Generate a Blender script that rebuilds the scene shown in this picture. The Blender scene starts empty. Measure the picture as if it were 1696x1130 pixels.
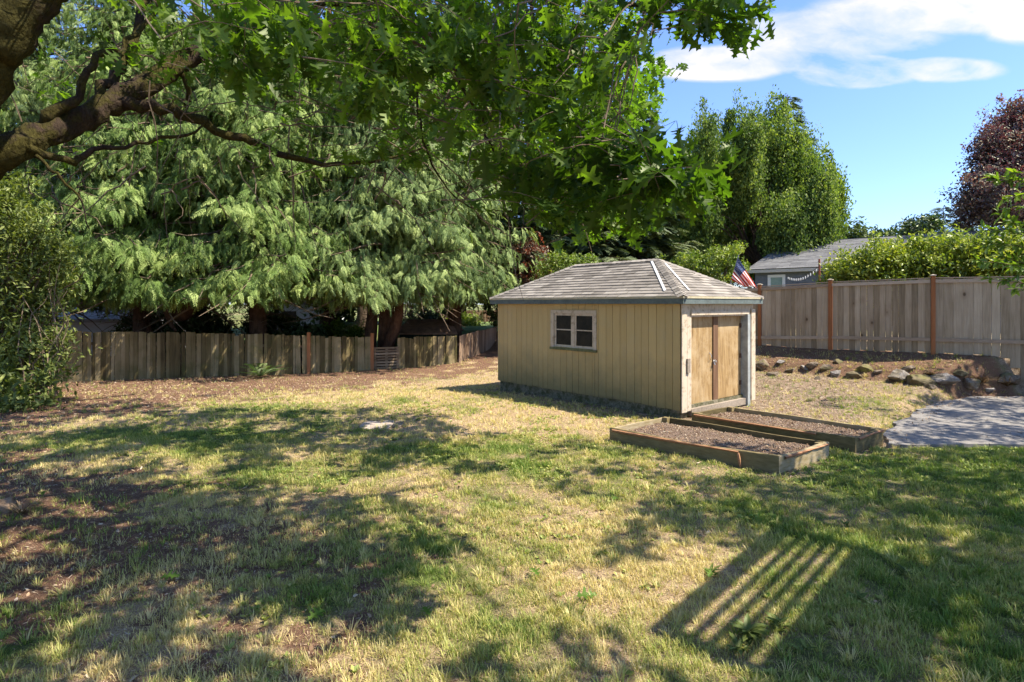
import bpy, math
import numpy as np
from math import radians, sin, cos, pi
from mathutils import Vector

RNG = np.random.default_rng(11)
S = bpy.context.scene
COL = S.collection

# ------------------------------------------------------------------ camera
F, CX, HY, CH = 940.0, 848.0, 504.0, 2.1      # focal px, centre, horizon row (photo px), camera height
cam_d = bpy.data.cameras.new("camera")
cam = bpy.data.objects.new("camera", cam_d); COL.objects.link(cam)
cam.location = (0, 0, CH); cam.rotation_euler = (pi / 2, 0, 0)
cam_d.sensor_width = 36.0; cam_d.lens = 36.0 * F / 1696.0
cam_d.shift_y = -(565.0 - HY) / 1696.0
cam_d.clip_start = 0.05; cam_d.clip_end = 3000
S.camera = cam

# ------------------------------------------------------------------ sky and sun
SUN_AZ, SUN_EL = radians(-15), radians(56)      # azimuth measured from +X towards +Y
SUNV = np.array([cos(SUN_EL) * cos(SUN_AZ), cos(SUN_EL) * sin(SUN_AZ), sin(SUN_EL)])
w = bpy.data.worlds.new("World"); S.world = w; w.use_nodes = True
nt = w.node_tree; nt.nodes.clear()
out = nt.nodes.new('ShaderNodeOutputWorld'); bg = nt.nodes.new('ShaderNodeBackground')
sky = nt.nodes.new('ShaderNodeTexSky'); sky.sky_type = 'NISHITA'; sky.sun_disc = False
sky.sun_elevation = SUN_EL; sky.sun_rotation = pi / 2 - SUN_AZ
sky.air_density = 1.0; sky.dust_density = 0.6; sky.ozone_density = 2.2
bg.inputs[1].default_value = 0.14
tc = nt.nodes.new('ShaderNodeTexCoord')
def W(t, **k):
    n = nt.nodes.new(t)
    for a, b in k.items(): setattr(n, a, b)
    return n
def wmath(op, a, b=None, clamp=False):
    n = W('ShaderNodeMath', operation=op); n.use_clamp = clamp
    for i, v in enumerate((a, b)):
        if v is None: continue
        if hasattr(v, 'links') or hasattr(v, 'is_linked'): nt.links.new(v, n.inputs[i])
        else: n.inputs[i].default_value = v
    return n.outputs[0]
# clouds live on a flat layer: direction / z gives where the view ray meets it
sep = W('ShaderNodeSeparateXYZ'); nt.links.new(tc.outputs['Generated'], sep.inputs[0])
dyy = wmath('MAXIMUM', sep.outputs[1], 0.05)
cu = wmath('DIVIDE', sep.outputs[0], dyy); cv = wmath('DIVIDE', sep.outputs[2], dyy)
comb = W('ShaderNodeCombineXYZ'); nt.links.new(cu, comb.inputs[0]); nt.links.new(cv, comb.inputs[1])
mp = W('ShaderNodeMapping'); mp.inputs['Scale'].default_value = (1.0, 2.1, 1)
nt.links.new(comb.outputs[0], mp.inputs[0])
nz = W('ShaderNodeTexNoise'); nz.inputs['Scale'].default_value = 4.0; nz.inputs['Detail'].default_value = 7
nz.inputs['Roughness'].default_value = 0.55; nz.inputs['Distortion'].default_value = 0.3
nt.links.new(mp.outputs[0], nz.inputs['Vector'])
def blob(u0, v0, su, sv, amp):
    a = wmath('MULTIPLY', wmath('SUBTRACT', cu, u0), 1 / su); b = wmath('MULTIPLY', wmath('SUBTRACT', cv, v0), 1 / sv)
    r = wmath('ADD', wmath('MULTIPLY', a, a), wmath('MULTIPLY', b, b))
    return wmath('MULTIPLY', wmath('SUBTRACT', 1.0, r, True), amp)
tot = None
for px, py, sx, sy, am in [(1190, 105, 160, 34, 1.2), (1330, 85, 150, 48, 1.0), (1420, 118, 130, 36, 1.2), (1560, 115, 120, 26, 1.0),
                           (1400, 55, 210, 55, .85), (1560, 20, 260, 46, 1.0), (1690, 20, 110, 60, 1.1), (500, -200, 420, 160, .9),
                           (1900, -150, 420, 120, .9), (900, -420, 500, 120, .9)]:
    b = blob((px - CX) / F, (HY - py) / F, sx / F, sy / F, am)
    tot = b if tot is None else wmath('MAXIMUM', tot, b)
nz2 = W('ShaderNodeTexNoise'); nz2.inputs['Scale'].default_value = 13.0; nz2.inputs['Detail'].default_value = 8; nz2.inputs['Roughness'].default_value = 0.62; nz2.inputs['Distortion'].default_value = 0.5
nt.links.new(mp.outputs[0], nz2.inputs['Vector'])
nn_ = wmath('ADD', wmath('MULTIPLY', wmath('SUBTRACT', nz.outputs[0], .5), 2.4), wmath('MULTIPLY', wmath('SUBTRACT', nz2.outputs[0], .5), .9))
den = wmath('ADD', wmath('MINIMUM', wmath('MULTIPLY', tot, 1.3), .75), nn_)
den = wmath('MULTIPLY', wmath('SUBTRACT', den, .16), 1.2, True)
den = wmath('MULTIPLY', den, wmath('MULTIPLY', tot, 2.2, True))
mx = W('ShaderNodeMix', data_type='RGBA'); nt.links.new(den, mx.inputs[0])
tint = W('ShaderNodeMix', data_type='RGBA', blend_type='MULTIPLY'); tint.inputs[0].default_value = 1
nt.links.new(sky.outputs[0], tint.inputs[6]); tint.inputs[7].default_value = (0.60, 0.685, 0.90, 1)
nt.links.new(tint.outputs[2], mx.inputs[6]); mx.inputs[7].default_value = (3.2, 3.1, 3.2, 1)
nt.links.new(mx.outputs[2], bg.inputs[0]); nt.links.new(bg.outputs[0], out.inputs[0])

sl = bpy.data.lights.new("sun", 'SUN'); sl.energy = 5.0; sl.angle = radians(0.5); sl.color = (1.0, 0.91, 0.78)
so = bpy.data.objects.new("sun", sl); COL.objects.link(so)
so.rotation_euler = Vector(-SUNV).to_track_quat('-Z', 'Y').to_euler()

S.view_settings.view_transform = 'Standard'; S.view_settings.look = 'None'
S.view_settings.exposure = 1.3; S.view_settings.gamma = 1.0
c = S.cycles
c.max_bounces = 7; c.diffuse_bounces = 4; c.glossy_bounces = 2; c.transmission_bounces = 4; c.transparent_max_bounces = 4
c.caustics_reflective = False; c.caustics_refractive = False; c.use_denoising = True
c.use_adaptive_sampling = True; c.adaptive_threshold = 0.02

# ------------------------------------------------------------------ tagging
def tag(o, label=None, cat=None, group=None, kind=None):
    if label: o['label'] = label
    if cat: o['category'] = cat
    if group: o['group'] = group
    if kind: o['kind'] = kind
    return o
def thing(name, loc, label, cat, group=None, rz=0.0):
    o = bpy.data.objects.new(name, None); COL.objects.link(o); o.location = loc; o.rotation_euler[2] = rz
    o.empty_display_size = .2
    return tag(o, label, cat, group)

# ------------------------------------------------------------------ placement helpers
def P(px, py, d):                                # photo pixel + depth -> point
    return np.array([(px - CX) / F * d, d, CH + (HY - py) / F * d])
def G(px, py, z=0.0):                            # photo pixel on a level z
    d = (CH - z) * F / (py - HY)
    return np.array([(px - CX) / F * d, d, z])

def smooth(a, b, x):
    t = np.clip((x - a) / (b - a), 0, 1); return t * t * (3 - 2 * t)
# cheap value noise
_perm = np.random.default_rng(5).random((256, 256))
def vnoise(x, y):
    xi = np.floor(x).astype(int); yi = np.floor(y).astype(int); fx = x - xi; fy = y - yi
    fx = fx * fx * (3 - 2 * fx); fy = fy * fy * (3 - 2 * fy)
    g = lambda a, b: _perm[a % 256, b % 256]
    return (g(xi, yi) * (1 - fx) + g(xi + 1, yi) * fx) * (1 - fy) + (g(xi, yi + 1) * (1 - fx) + g(xi + 1, yi + 1) * fx) * fy
def fbm(x, y, s=1.0, o=4):
    r = 0; a = .5; t = 0
    for i in range(o):
        r = r + a * vnoise(x * s + 17.3 * i, y * s + 9.1 * i); t += a; a *= .5; s *= 2.03
    return r / t

F1 = np.array([8.76, 15.6]); FN = np.array([-.698, -.716])     # right fence line and its normal towards the yard
def gz(x, y, detail=True):
    x = np.asarray(x, float); y = np.asarray(y, float)
    d = (x - F1[0]) * FN[0] + (y - F1[1]) * FN[1]
    z = np.interp(d, [-1, 0, .7, 1.0, 1.35, 2.6, 4.2], [.9, .88, .64, .52, .26, .13, .03])
    z = z * smooth(26, 20, y) + .5 * smooth(20, 26, y) * smooth(3, -1, d) if False else z
    z = z - .12 * smooth(11, 16, y) * smooth(3.2, 6, d)
    if detail:
        near = smooth(60, 25, np.hypot(x, y))
        z = z + near * (.05 * (fbm(x, y, .7) - .5) + .035 * (fbm(x + 40, y, 3.0, 3) - .5))
    return z
def to_px(x, y, z=0.0):
    yy = np.maximum(y, .1); return CX + F * x / yy, HY + F * (CH - z) / yy

# ------------------------------------------------------------------ mesh helpers
def mesh_np(name, verts, facesets, mat=None, parent=None, tint=None, smoothf=False, attrs=None, loc=None):
    me = bpy.data.meshes.new(name)
    verts = np.ascontiguousarray(verts, dtype=np.float32)
    if loc is not None: verts = verts - np.asarray(loc, dtype=np.float32)
    if isinstance(facesets, np.ndarray): facesets = [facesets]
    facesets = [f for f in facesets if len(f)]
    loops = np.concatenate([f.reshape(-1) for f in facesets]).astype(np.int32)
    tot = np.concatenate([np.full(len(f), f.shape[1], np.int32) for f in facesets])
    start = np.concatenate([[0], np.cumsum(tot)[:-1]]).astype(np.int32)
    me.vertices.add(len(verts)); me.vertices.foreach_set('co', verts.reshape(-1))
    me.loops.add(len(loops)); me.loops.foreach_set('vertex_index', loops)
    me.polygons.add(len(tot)); me.polygons.foreach_set('loop_start', start)
    try: me.polygons.foreach_set('loop_total', tot)
    except Exception: pass
    me.polygons.foreach_set('use_smooth', np.full(len(tot), bool(smoothf)))
    if tint is not None:
        a = me.attributes.new('tint', 'FLOAT', 'POINT'); a.data.foreach_set('value', np.asarray(tint, np.float32))
    for k, v in (attrs or {}).items():
        a = me.attributes.new(k, 'FLOAT', 'POINT'); a.data.foreach_set('value', np.asarray(v, np.float32))
    me.update(calc_edges=True)
    if mat: me.materials.append(mat)
    o = bpy.data.objects.new(name, me); COL.objects.link(o)
    if loc is not None: o.location = loc
    if parent is not None: o.parent = parent
    return o

def frames(fwd, nrm):
    f = fwd / (np.linalg.norm(fwd, axis=1, keepdims=True) + 1e-9)
    s = np.cross(nrm, f); s /= (np.linalg.norm(s, axis=1, keepdims=True) + 1e-9)
    n = np.cross(f, s)
    return np.stack([f, s, n], axis=2)           # columns: x=forward, y=side, z=normal
def scatter(bv, bfs, pos, fwd, nrm, scale, tint):
    """instances of a base shape baked into arrays"""
    N = len(pos); M = frames(fwd, nrm) * np.asarray(scale).reshape(-1, 1, 1)
    v = np.einsum('nij,kj->nki', M, bv) + pos[:, None, :]
    off = (np.arange(N) * len(bv))[:, None, None]
    fs = [(f[None] + off).reshape(-1, f.shape[1]) for f in bfs]
    return v.reshape(-1, 3), fs, np.repeat(tint, len(bv))
class Acc:
    def __init__(s): s.v = []; s.f = {}; s.t = []; s.n = 0
    def add(s, v, fs, t=None):
        v = np.asarray(v, float)
        if isinstance(fs, np.ndarray): fs = [fs]
        for f in fs:
            if len(f): s.f.setdefault(f.shape[1], []).append(np.asarray(f) + s.n)
        s.v.append(v); s.t.append(np.full(len(v), .5) if t is None else np.broadcast_to(t, (len(v),))); s.n += len(v)
        return s
    def build(s, name, mat, parent=None, smoothf=False, loc=None):
        return mesh_np(name, np.concatenate(s.v), [np.concatenate(x) for x in s.f.values()], mat, parent, np.concatenate(s.t), smoothf, loc=loc)
def rdir(n, rng=RNG):
    v = rng.normal(size=(n, 3)); return v / np.linalg.norm(v, axis=1, keepdims=True)

BOXF = np.array([[0, 3, 2, 1], [4, 5, 6, 7], [0, 1, 5, 4], [1, 2, 6, 5], [2, 3, 7, 6], [3, 0, 4, 7]])
def box(o, ax, ay, az):
    """box from corner o with edge vectors ax, ay, az"""
    o, ax, ay, az = map(lambda q: np.asarray(q, float), (o, ax, ay, az))
    return np.array([o, o + ax, o + ax + ay, o + ay, o + az, o + ax + az, o + ax + ay + az, o + ay + az])
def tube(path, radii, n=8, rough=0.0, seed=0, caps=True):
    path = np.asarray(path, float); K = len(path); radii = np.broadcast_to(radii, (K,)).astype(float)
    t = np.gradient(path, axis=0); t /= np.linalg.norm(t, axis=1, keepdims=True) + 1e-9
    ref = np.array([0, 0, 1.0]) if abs(t[0][2]) < .9 else np.array([1.0, 0, 0])
    vs = []; s = np.cross(t[0], ref); s /= np.linalg.norm(s)
    r = np.random.default_rng(seed)
    a = np.linspace(0, 2 * pi, n, endpoint=False)
    for i in range(K):
        s = s - t[i] * np.dot(s, t[i]); s /= np.linalg.norm(s) + 1e-9; b = np.cross(t[i], s)
        rr = radii[i] * (1 + rough * r.normal(size=n)) if rough else np.full(n, radii[i])
        vs.append(path[i] + rr[:, None] * (np.cos(a)[:, None] * s + np.sin(a)[:, None] * b))
    v = np.concatenate(vs); j = np.arange(n); j2 = (j + 1) % n
    f = np.concatenate([np.stack([i * n + j, i * n + j2, (i + 1) * n + j2, (i + 1) * n + j], 1) for i in range(K - 1)])
    fs = [f]
    if caps and n > 2:
        v = np.concatenate([v, path[:1], path[-1:]]); k0 = K * n; k1 = k0 + 1
        fs.append(np.concatenate([np.stack([j2, j, np.full(n, k0)], 1), np.stack([(K - 1) * n + j, (K - 1) * n + j2, np.full(n, k1)], 1)]))
    return v, fs
def curve(pts, n=12, wob=0.0, seed=0):
    """smooth polyline through points (Catmull-Rom)"""
    p = np.asarray(pts, float)
    if len(p) == 2: q = p[0] + (p[1] - p[0]) * np.linspace(0, 1, n)[:, None]
    else:
        e = np.concatenate([[2 * p[0] - p[1]], p, [2 * p[-1] - p[-2]]]); t = np.linspace(0, len(p) - 1 - 1e-6, n); i = t.astype(int); u = (t - i)[:, None]
        a, b, c_, d = e[i], e[i + 1], e[i + 2], e[i + 3]
        q = .5 * (2 * b + (c_ - a) * u + (2 * a - 5 * b + 4 * c_ - d) * u ** 2 + (3 * b - a - 3 * c_ + d) * u ** 3)
    if wob:
        r = np.random.default_rng(seed); o = r.normal(size=q.shape) * wob; o[0] = 0; q = q + o
    return q

# ------------------------------------------------------------------ materials
def newmat(name):
    m = bpy.data.materials.new(name); m.use_nodes = True; m.node_tree.nodes.clear(); return m, m.node_tree
class NB:
    def __init__(s, name):
        s.m, s.t = newmat(name); s.out = s.n('ShaderNodeOutputMaterial')
    def n(s, ty, **k):
        q = s.t.nodes.new(ty)
        for a, b in k.items(): setattr(q, a, b)
        return q
    def set(s, sock, v):
        if isinstance(v, bpy.types.NodeSocket): s.t.links.new(v, sock)
        elif isinstance(v, (tuple, list)) and len(v) == 3 and sock.type == 'RGBA': sock.default_value = (*v, 1)
        else: sock.default_value = v
    def math(s, op, a, b=0.0, clamp=False):
        q = s.n('ShaderNodeMath', operation=op); q.use_clamp = clamp; s.set(q.inputs[0], a); s.set(q.inputs[1], b); return q.outputs[0]
    def mix(s, f, a, b, mode='MIX'):
        q = s.n('ShaderNodeMix', data_type='RGBA', blend_type=mode); s.set(q.inputs[0], f); s.set(q.inputs[6], a); s.set(q.inputs[7], b); return q.outputs[2]
    def noise(s, scale, detail=4, rough=.55, vec=None, stretch=None, dist=0.0):
        q = s.n('ShaderNodeTexNoise'); q.inputs['Scale'].default_value = scale; q.inputs['Detail'].default_value = detail
        q.inputs['Roughness'].default_value = rough; q.inputs['Distortion'].default_value = dist
        v = vec or s.obj()
        if stretch:
            mpn = s.n('ShaderNodeMapping'); mpn.inputs['Scale'].default_value = stretch; s.set(mpn.inputs[0], v); v = mpn.outputs[0]
        s.set(q.inputs['Vector'], v); return q.outputs[0]
    def obj(s):
        if not hasattr(s, '_g'):
            s._g = s.n('ShaderNodeNewGeometry').outputs['Position']
        return s._g
    def attr(s, name='tint'):
        q = s.n('ShaderNodeAttribute'); q.attribute_name = name; return q.outputs['Fac']
    def ramp(s, f, stops):
        q = s.n('ShaderNodeValToRGB'); s.set(q.inputs[0], f); e = q.color_ramp.elements
        while len(e) < len(stops): e.new(.5)
        for i, (p, col) in enumerate(stops): e[i].position = p; e[i].color = (*col, 1) if len(col) == 3 else col
        return q.outputs[0]
    def step(s, f, a, b):
        q = s.n('ShaderNodeMapRange'); q.clamp = True; s.set(q.inputs[0], f); q.inputs[1].default_value = a; q.inputs[2].default_value = b; return q.outputs[0]
    def bump(s, h, strength=.4, dist=.01):
        q = s.n('ShaderNodeBump'); q.inputs['Strength'].default_value = strength; q.inputs['Distance'].default_value = dist; s.set(q.inputs['Height'], h); return q.outputs[0]
    def pbr(s, col, rough=.8, normal=None, metal=0.0, spec=.3):
        q = s.n('ShaderNodeBsdfPrincipled'); s.set(q.inputs['Base Color'], col); s.set(q.inputs['Roughness'], rough)
        q.inputs['Metallic'].default_value = metal; q.inputs['Specular IOR Level'].default_value = spec
        if normal is not None: s.set(q.inputs['Normal'], normal)
        s.t.links.new(q.outputs[0], s.out.inputs[0]); return s.m

def foliage(name, dark, mid, light, transl=.45, gloss=.03, trans_tint=(1.15, 1.25, .45), noise_s=1.2, grough=.5):
    b = NB(name); t = b.attr(); n = b.noise(noise_s, 3)
    f = b.math('ADD', t, b.math('MULTIPLY', b.math('SUBTRACT', n, .5), .6), True)
    col = b.ramp(f, [(0.0, dark), (.5, mid), (1.0, light)])
    d = b.n('ShaderNodeBsdfDiffuse'); b.set(d.inputs[0], col)
    tr = b.n('ShaderNodeBsdfTranslucent'); b.set(tr.inputs[0], b.mix(1.0, col, trans_tint, 'MULTIPLY'))
    mxs = b.n('ShaderNodeMixShader'); mxs.inputs[0].default_value = transl
    b.t.links.new(d.outputs[0], mxs.inputs[1]); b.t.links.new(tr.outputs[0], mxs.inputs[2])
    g = b.n('ShaderNodeBsdfGlossy'); g.inputs['Roughness'].default_value = grough; g.inputs[0].default_value = (.75, .8, .6, 1)
    m2 = b.n('ShaderNodeMixShader'); m2.inputs[0].default_value = gloss
    b.t.links.new(mxs.outputs[0], m2.inputs[1]); b.t.links.new(g.outputs[0], m2.inputs[2])
    b.t.links.new(m2.outputs[0], b.out.inputs[0]); return b.m

def bark(name, c1, c2, moss=None, mossamt=.5, scale=9):
    b = NB(name); n1 = b.noise(scale, 8, .7, stretch=(1, 1, .45)); n2 = b.noise(2.2, 5, .6)
    col = b.ramp(n1, [(.3, c1), (.65, c2)])
    if moss is not None:
        mm = b.step(b.math('ADD', n2, b.math('MULTIPLY', b.noise(14, 4), .35)), .78 - mossamt * .3, .88 - mossamt * .3)
        col = b.mix(mm, col, b.ramp(b.noise(40, 3), [(.3, tuple(x * .5 for x in moss)), (.7, moss)]))
    vo = b.n('ShaderNodeTexVoronoi'); vo.feature = 'DISTANCE_TO_EDGE'; vo.inputs['Scale'].default_value = scale * 2
    mpn = b.n('ShaderNodeMapping'); mpn.inputs['Scale'].default_value = (1, 1, .3); b.set(mpn.inputs[0], b.obj()); b.set(vo.inputs['Vector'], mpn.outputs[0])
    h = b.math('ADD', n1, b.math('MULTIPLY', b.math('MINIMUM', vo.outputs[0], .2), .7))
    return b.pbr(col, .95, b.bump(b.math('ADD', h, b.math('MULTIPLY', b.noise(scale * .45, 5, .7), 1.0)), 1.0, .04), spec=.1)

def wood(name, cols, grain=(30, 30, 1.5), knots=False, dirt=None, rough=.85, tint_amt=.5):
    """weathered wood; tint = per-board variation, grain runs along the stretched axis"""
    b = NB(name); t = b.attr(); g = b.noise(1.0, 6, .65, stretch=grain, dist=.4); big = b.noise(1.3, 3)
    f = b.math('ADD', b.math('MULTIPLY', g, 1 - tint_amt * .6), b.math('MULTIPLY', b.math('ADD', t, b.math('MULTIPLY', b.math('SUBTRACT', big, .5), .8)), tint_amt), True)
    f = b.step(f, .25, .95); col = b.ramp(f, [(i / (len(cols) - 1), q) for i, q in enumerate(cols)])
    if knots:
        vo = b.n('ShaderNodeTexVoronoi'); vo.inputs['Scale'].default_value = 1.0; vo.inputs['Randomness'].default_value = 1
        mpn = b.n('ShaderNodeMapping'); mpn.inputs['Scale'].default_value = (2.6, 2.6, 1.7); b.set(mpn.inputs[0], b.obj()); b.set(vo.inputs['Vector'], mpn.outputs[0])
        k = b.step(vo.outputs['Distance'], .095, .05); col = b.mix(b.math('MULTIPLY', k, .85), col, (.035, .02, .012))
        k2 = b.math('MULTIPLY', b.step(vo.outputs['Distance'], .26, .08), .35); col = b.mix(k2, col, (.16, .10, .055))
    if dirt is not None:
        dcol, s0, s1 = dirt; col = b.mix(b.math('MULTIPLY', b.step(b.noise(2.3, 6, .7), s0, s1), .8), col, dcol)
    return b.pbr(col, rough, b.bump(g, .35, .006), spec=.2)

# ================================================================== GROUND
DRIVE = np.array([G(1462, 737, .02)[:2], G(1470, 712, .02)[:2], G(1505, 692, .02)[:2], G(1545, 668, .02)[:2], G(1590, 658, .02)[:2], G(1700, 655, .02)[:2], [17.5, 9.9], [17.5, 8.0], G(1700, 736, .02)[:2]])
BED1 = np.array([[1.47, 8.55], [3.26, 6.93], [4.28, 7.66], [2.53, 9.42]])
BED2 = np.array([[3.09, 9.76], [4.79, 7.92], [5.60, 8.56], [3.97, 10.38]])
SN = np.array([3.02, 10.15]); SL = np.array([-.641, .767]); SP = np.array([.767, .641]); LL, WW = 5.24, 2.58
SHED = np.array([SN, SN + SL * LL, SN + SL * LL + SP * WW, SN + SP * WW])
def sdist(poly, x, y):
    x = np.asarray(x, float); y = np.asarray(y, float); d = np.full(x.shape, 1e9); ins = np.zeros(x.shape, bool)
    for i in range(len(poly)):
        a = poly[i]; b = poly[(i + 1) % len(poly)]; e = b - a
        t = np.clip(((x - a[0]) * e[0] + (y - a[1]) * e[1]) / (e @ e), 0, 1)
        d = np.minimum(d, np.hypot(x - a[0] - t * e[0], y - a[1] - t * e[1]))
        c1 = (a[1] > y) != (b[1] > y)
        with np.errstate(divide='ignore', invalid='ignore'): xi = a[0] + (y - a[1]) / (b[1] - a[1] + 1e-12) * e[0]
        ins ^= c1 & (x < xi)
    return np.where(ins, -d, d)
_gz0 = gz
def gz(x, y, detail=True):
    z = _gz0(x, y, detail); d = sdist(DRIVE, x, y)
    return z * smooth(0.0, .5, d) + (-.03) * (1 - smooth(0.0, .5, d))
def gz1(x, y): return float(gz(np.array([x]), np.array([y]))[0])

def masks(x, y):
    """dirt (0..1), dry (0..1), mulch (0..1) from hand-placed regions plus noise"""
    px, py = to_px(x, y); py = np.where(y < .5, 2000, py)
    n1 = fbm(x, y, .9); n2 = fbm(x + 31, y - 12, 2.6); n3 = fbm(x - 7, y + 3, 6.0, 3)
    yb = np.interp(px, [-400, 0, 150, 300, 430, 560, 700, 840], [790, 728, 700, 680, 659, 642, 622, 604])
    top = smooth(16, -12, py - yb + (n2 - .5) * 46) * smooth(1010, 960, px)
    eld = np.hypot((px - 40) / 330, (py - 905) / 170)
    left = smooth(1.1, .55, eld + (n2 - .5) * 1.1)
    eld2 = np.hypot((px - 330) / 330, (py - 930) / 120); left = np.maximum(left, .75 * smooth(1.0, .35, eld2 + (n2 - .5) * 1.8))
    scat = smooth(.51, .63, n2 * .6 + n3 * .4) * smooth(1200, 700, px) * smooth(760, 900, py) * .8
    off = smooth(0, -300, px) * .6
    dirt = np.clip(np.maximum.reduce([top, left, scat, off]), 0, 1)
    d = (x - F1[0]) * FN[0] + (y - F1[1]) * FN[1]
    mul = smooth(1222, 1250, px) * smooth(712, 694, py + (n2 - .5) * 40 + smooth(1400, 1560, px) * 10) * smooth(-1, 0, d)
    bank = smooth(1.75, 1.25, d + (n2 - .5) * .6) * smooth(1236, 1262, px) * smooth(-.4, 0, d); mul = mul * (1 - .85 * bank); dirt = np.maximum(dirt, bank * .75)
    mul = np.maximum(mul, smooth(.5, .1, sdist(SHED, x, y)) * .8)
    mul = np.maximum(mul, smooth(.45, .12, np.minimum(sdist(BED1, x, y), sdist(BED2, x, y)) + (n3 - .5) * .6) * .5)
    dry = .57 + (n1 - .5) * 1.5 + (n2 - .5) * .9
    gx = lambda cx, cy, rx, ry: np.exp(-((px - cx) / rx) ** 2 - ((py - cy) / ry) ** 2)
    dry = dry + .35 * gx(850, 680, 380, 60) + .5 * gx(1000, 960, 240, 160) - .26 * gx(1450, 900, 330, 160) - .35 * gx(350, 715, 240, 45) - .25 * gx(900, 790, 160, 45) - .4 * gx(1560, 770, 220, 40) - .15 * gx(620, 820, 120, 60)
    return dirt * smooth(27, 23, y), np.clip(dry, 0, 1) * (1 - .6 * smooth(23, 27, y)), np.clip(mul * (1 - .75 * gx(1480, 675, 95, 28)), 0, 1)

def graded(a, b, fine0, fine1, step, grow=1.16):
    mid = np.arange(fine0, fine1, step); r = [fine1]; s_ = step
    while r[-1] < b: s_ *= grow; r.append(r[-1] + s_)
    l = [fine0]; s_ = step
    while l[-1] > a: s_ *= grow; l.append(l[-1] - s_)
    return np.concatenate([l[::-1][:-1], mid, r])
gx_ = graded(-900, 900, -14, 15, .06); gy_ = graded(-300, 1500, 1.5, 19, .06)
X, Y = np.meshgrid(gx_, gy_); xs, ys = X.ravel(), Y.ravel(); zs = gz(xs, ys)
nx, ny = len(gx_), len(gy_); idx = np.arange(nx * ny).reshape(ny, nx)
gf = np.stack([idx[:-1, :-1], idx[:-1, 1:], idx[1:, 1:], idx[1:, :-1]], -1).reshape(-1, 4)
dm, dr, mu = masks(xs, ys)
b = NB('ground_soil_and_thatch')
A, B, M = b.attr('dirt'), b.attr('dry'), b.attr('mulch')
fine = b.noise(55, 6, .75); med = b.noise(9, 5, .65); fib = b.noise(120, 3, .8)
soil = b.ramp(b.math('ADD', b.math('MULTIPLY', fine, .6), b.math('MULTIPLY', med, .4)), [(.3, (.06, .033, .021)), (.5, (.15, .085, .053)), (.66, (.30, .185, .12)), (.78, (.46, .33, .23))])
thatch = b.ramp(b.math('ADD', b.math('MULTIPLY', fine, .55), b.math('MULTIPLY', fib, .45)), [(.32, (.09, .06, .03)), (.48, (.30, .21, .12)), (.62, (.54, .41, .26)), (.75, (.72, .58, .42))])
gras = b.ramp(fine, [(.3, (.03, .045, .012)), (.6, (.12, .15, .04)), (.75, (.26, .24, .09))])
mulc = b.ramp(b.math('ADD', b.math('MULTIPLY', fine, .65), b.math('MULTIPLY', med, .35)), [(.3, (.045, .03, .02)), (.46, (.17, .12, .08)), (.60, (.36, .28, .19)), (.76, (.56, .47, .34))])
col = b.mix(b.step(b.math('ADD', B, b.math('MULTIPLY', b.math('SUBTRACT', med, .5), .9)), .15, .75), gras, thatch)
col = b.mix(b.step(b.math('ADD', A, b.math('MULTIPLY', b.math('SUBTRACT', med, .5), 1.1)), .35, .75), col, soil)
col = b.mix(b.step(b.math('ADD', M, b.math('MULTIPLY', b.math('SUBTRACT', med, .5), .8)), .3, .6), col, mulc)
MG = b.pbr(col, .95, b.bump(b.math('ADD', fine, b.math('MULTIPLY', fib, .5)), .9, .03), spec=.1)
tag(mesh_np('ground', np.stack([xs, ys, zs], 1), gf, MG, smoothf=True, attrs={'dirt': dm, 'dry': dr, 'mulch': mu}), 'patchy back yard ground of dry lawn and brown soil', kind='structure')

# driveway slab
b = NB('weathered_asphalt'); v = b.noise(160, 4, .8); sp = b.noise(3, 5, .6)
vo = b.n('ShaderNodeTexVoronoi'); vo.feature = 'DISTANCE_TO_EDGE'; vo.inputs['Scale'].default_value = .9; wv = b.n('ShaderNodeVectorMath', operation='ADD'); b.set(wv.inputs[0], b.obj()); nzc = b.n('ShaderNodeTexNoise'); nzc.inputs['Scale'].default_value = 3; b.set(nzc.inputs['Vector'], b.obj()); b.set(wv.inputs[1], nzc.outputs['Color']); b.set(vo.inputs['Vector'], wv.outputs[0]); crk = b.step(vo.outputs['Distance'], .012, .004)
MD = b.pbr(b.mix(crk, b.mix(b.step(sp, .35, .7), b.ramp(v, [(.35, (.095, .088, .078)), (.65, (.235, .22, .195))]), b.ramp(v, [(.35, (.145, .135, .12)), (.65, (.31, .285, .25))])), (.05, .045, .035)), .9, b.bump(v, .6, .01))
pts = []
for i in range(len(DRIVE)):
    a_, b_ = DRIVE[i], DRIVE[(i + 1) % len(DRIVE)]; k = max(2, int(np.linalg.norm(b_ - a_) / .15))
    for t in range(k): pts.append(a_ + (b_ - a_) * t / k)
pts = np.array(pts); pc = pts.mean(0); wob = (fbm(pts[:, 0], pts[:, 1], 2.5) - .5) * .45
pts = pts + (pts - pc) / np.linalg.norm(pts - pc, axis=1, keepdims=True) * wob[:, None]
n_ = len(pts); top = np.column_stack([pts, np.full(n_, .025)]); bot = np.column_stack([pts, np.full(n_, -.15)])
i0 = np.arange(n_); i1 = (i0 + 1) % n_
vv = np.concatenate([top, bot]); fs = [np.stack([i0 + n_, i1 + n_, i1, i0], 1)]
me = bpy.data.meshes.new('driveway'); me.from_pydata([tuple(q) for q in vv], [], [tuple(range(n_))[::1]] + [tuple(int(z) for z in q) for q in fs[0]])
me.materials.append(MD); o = bpy.data.objects.new('driveway', me); COL.objects.link(o); tag(o, 'grey asphalt driveway end beside the raised beds', kind='structure')

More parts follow.
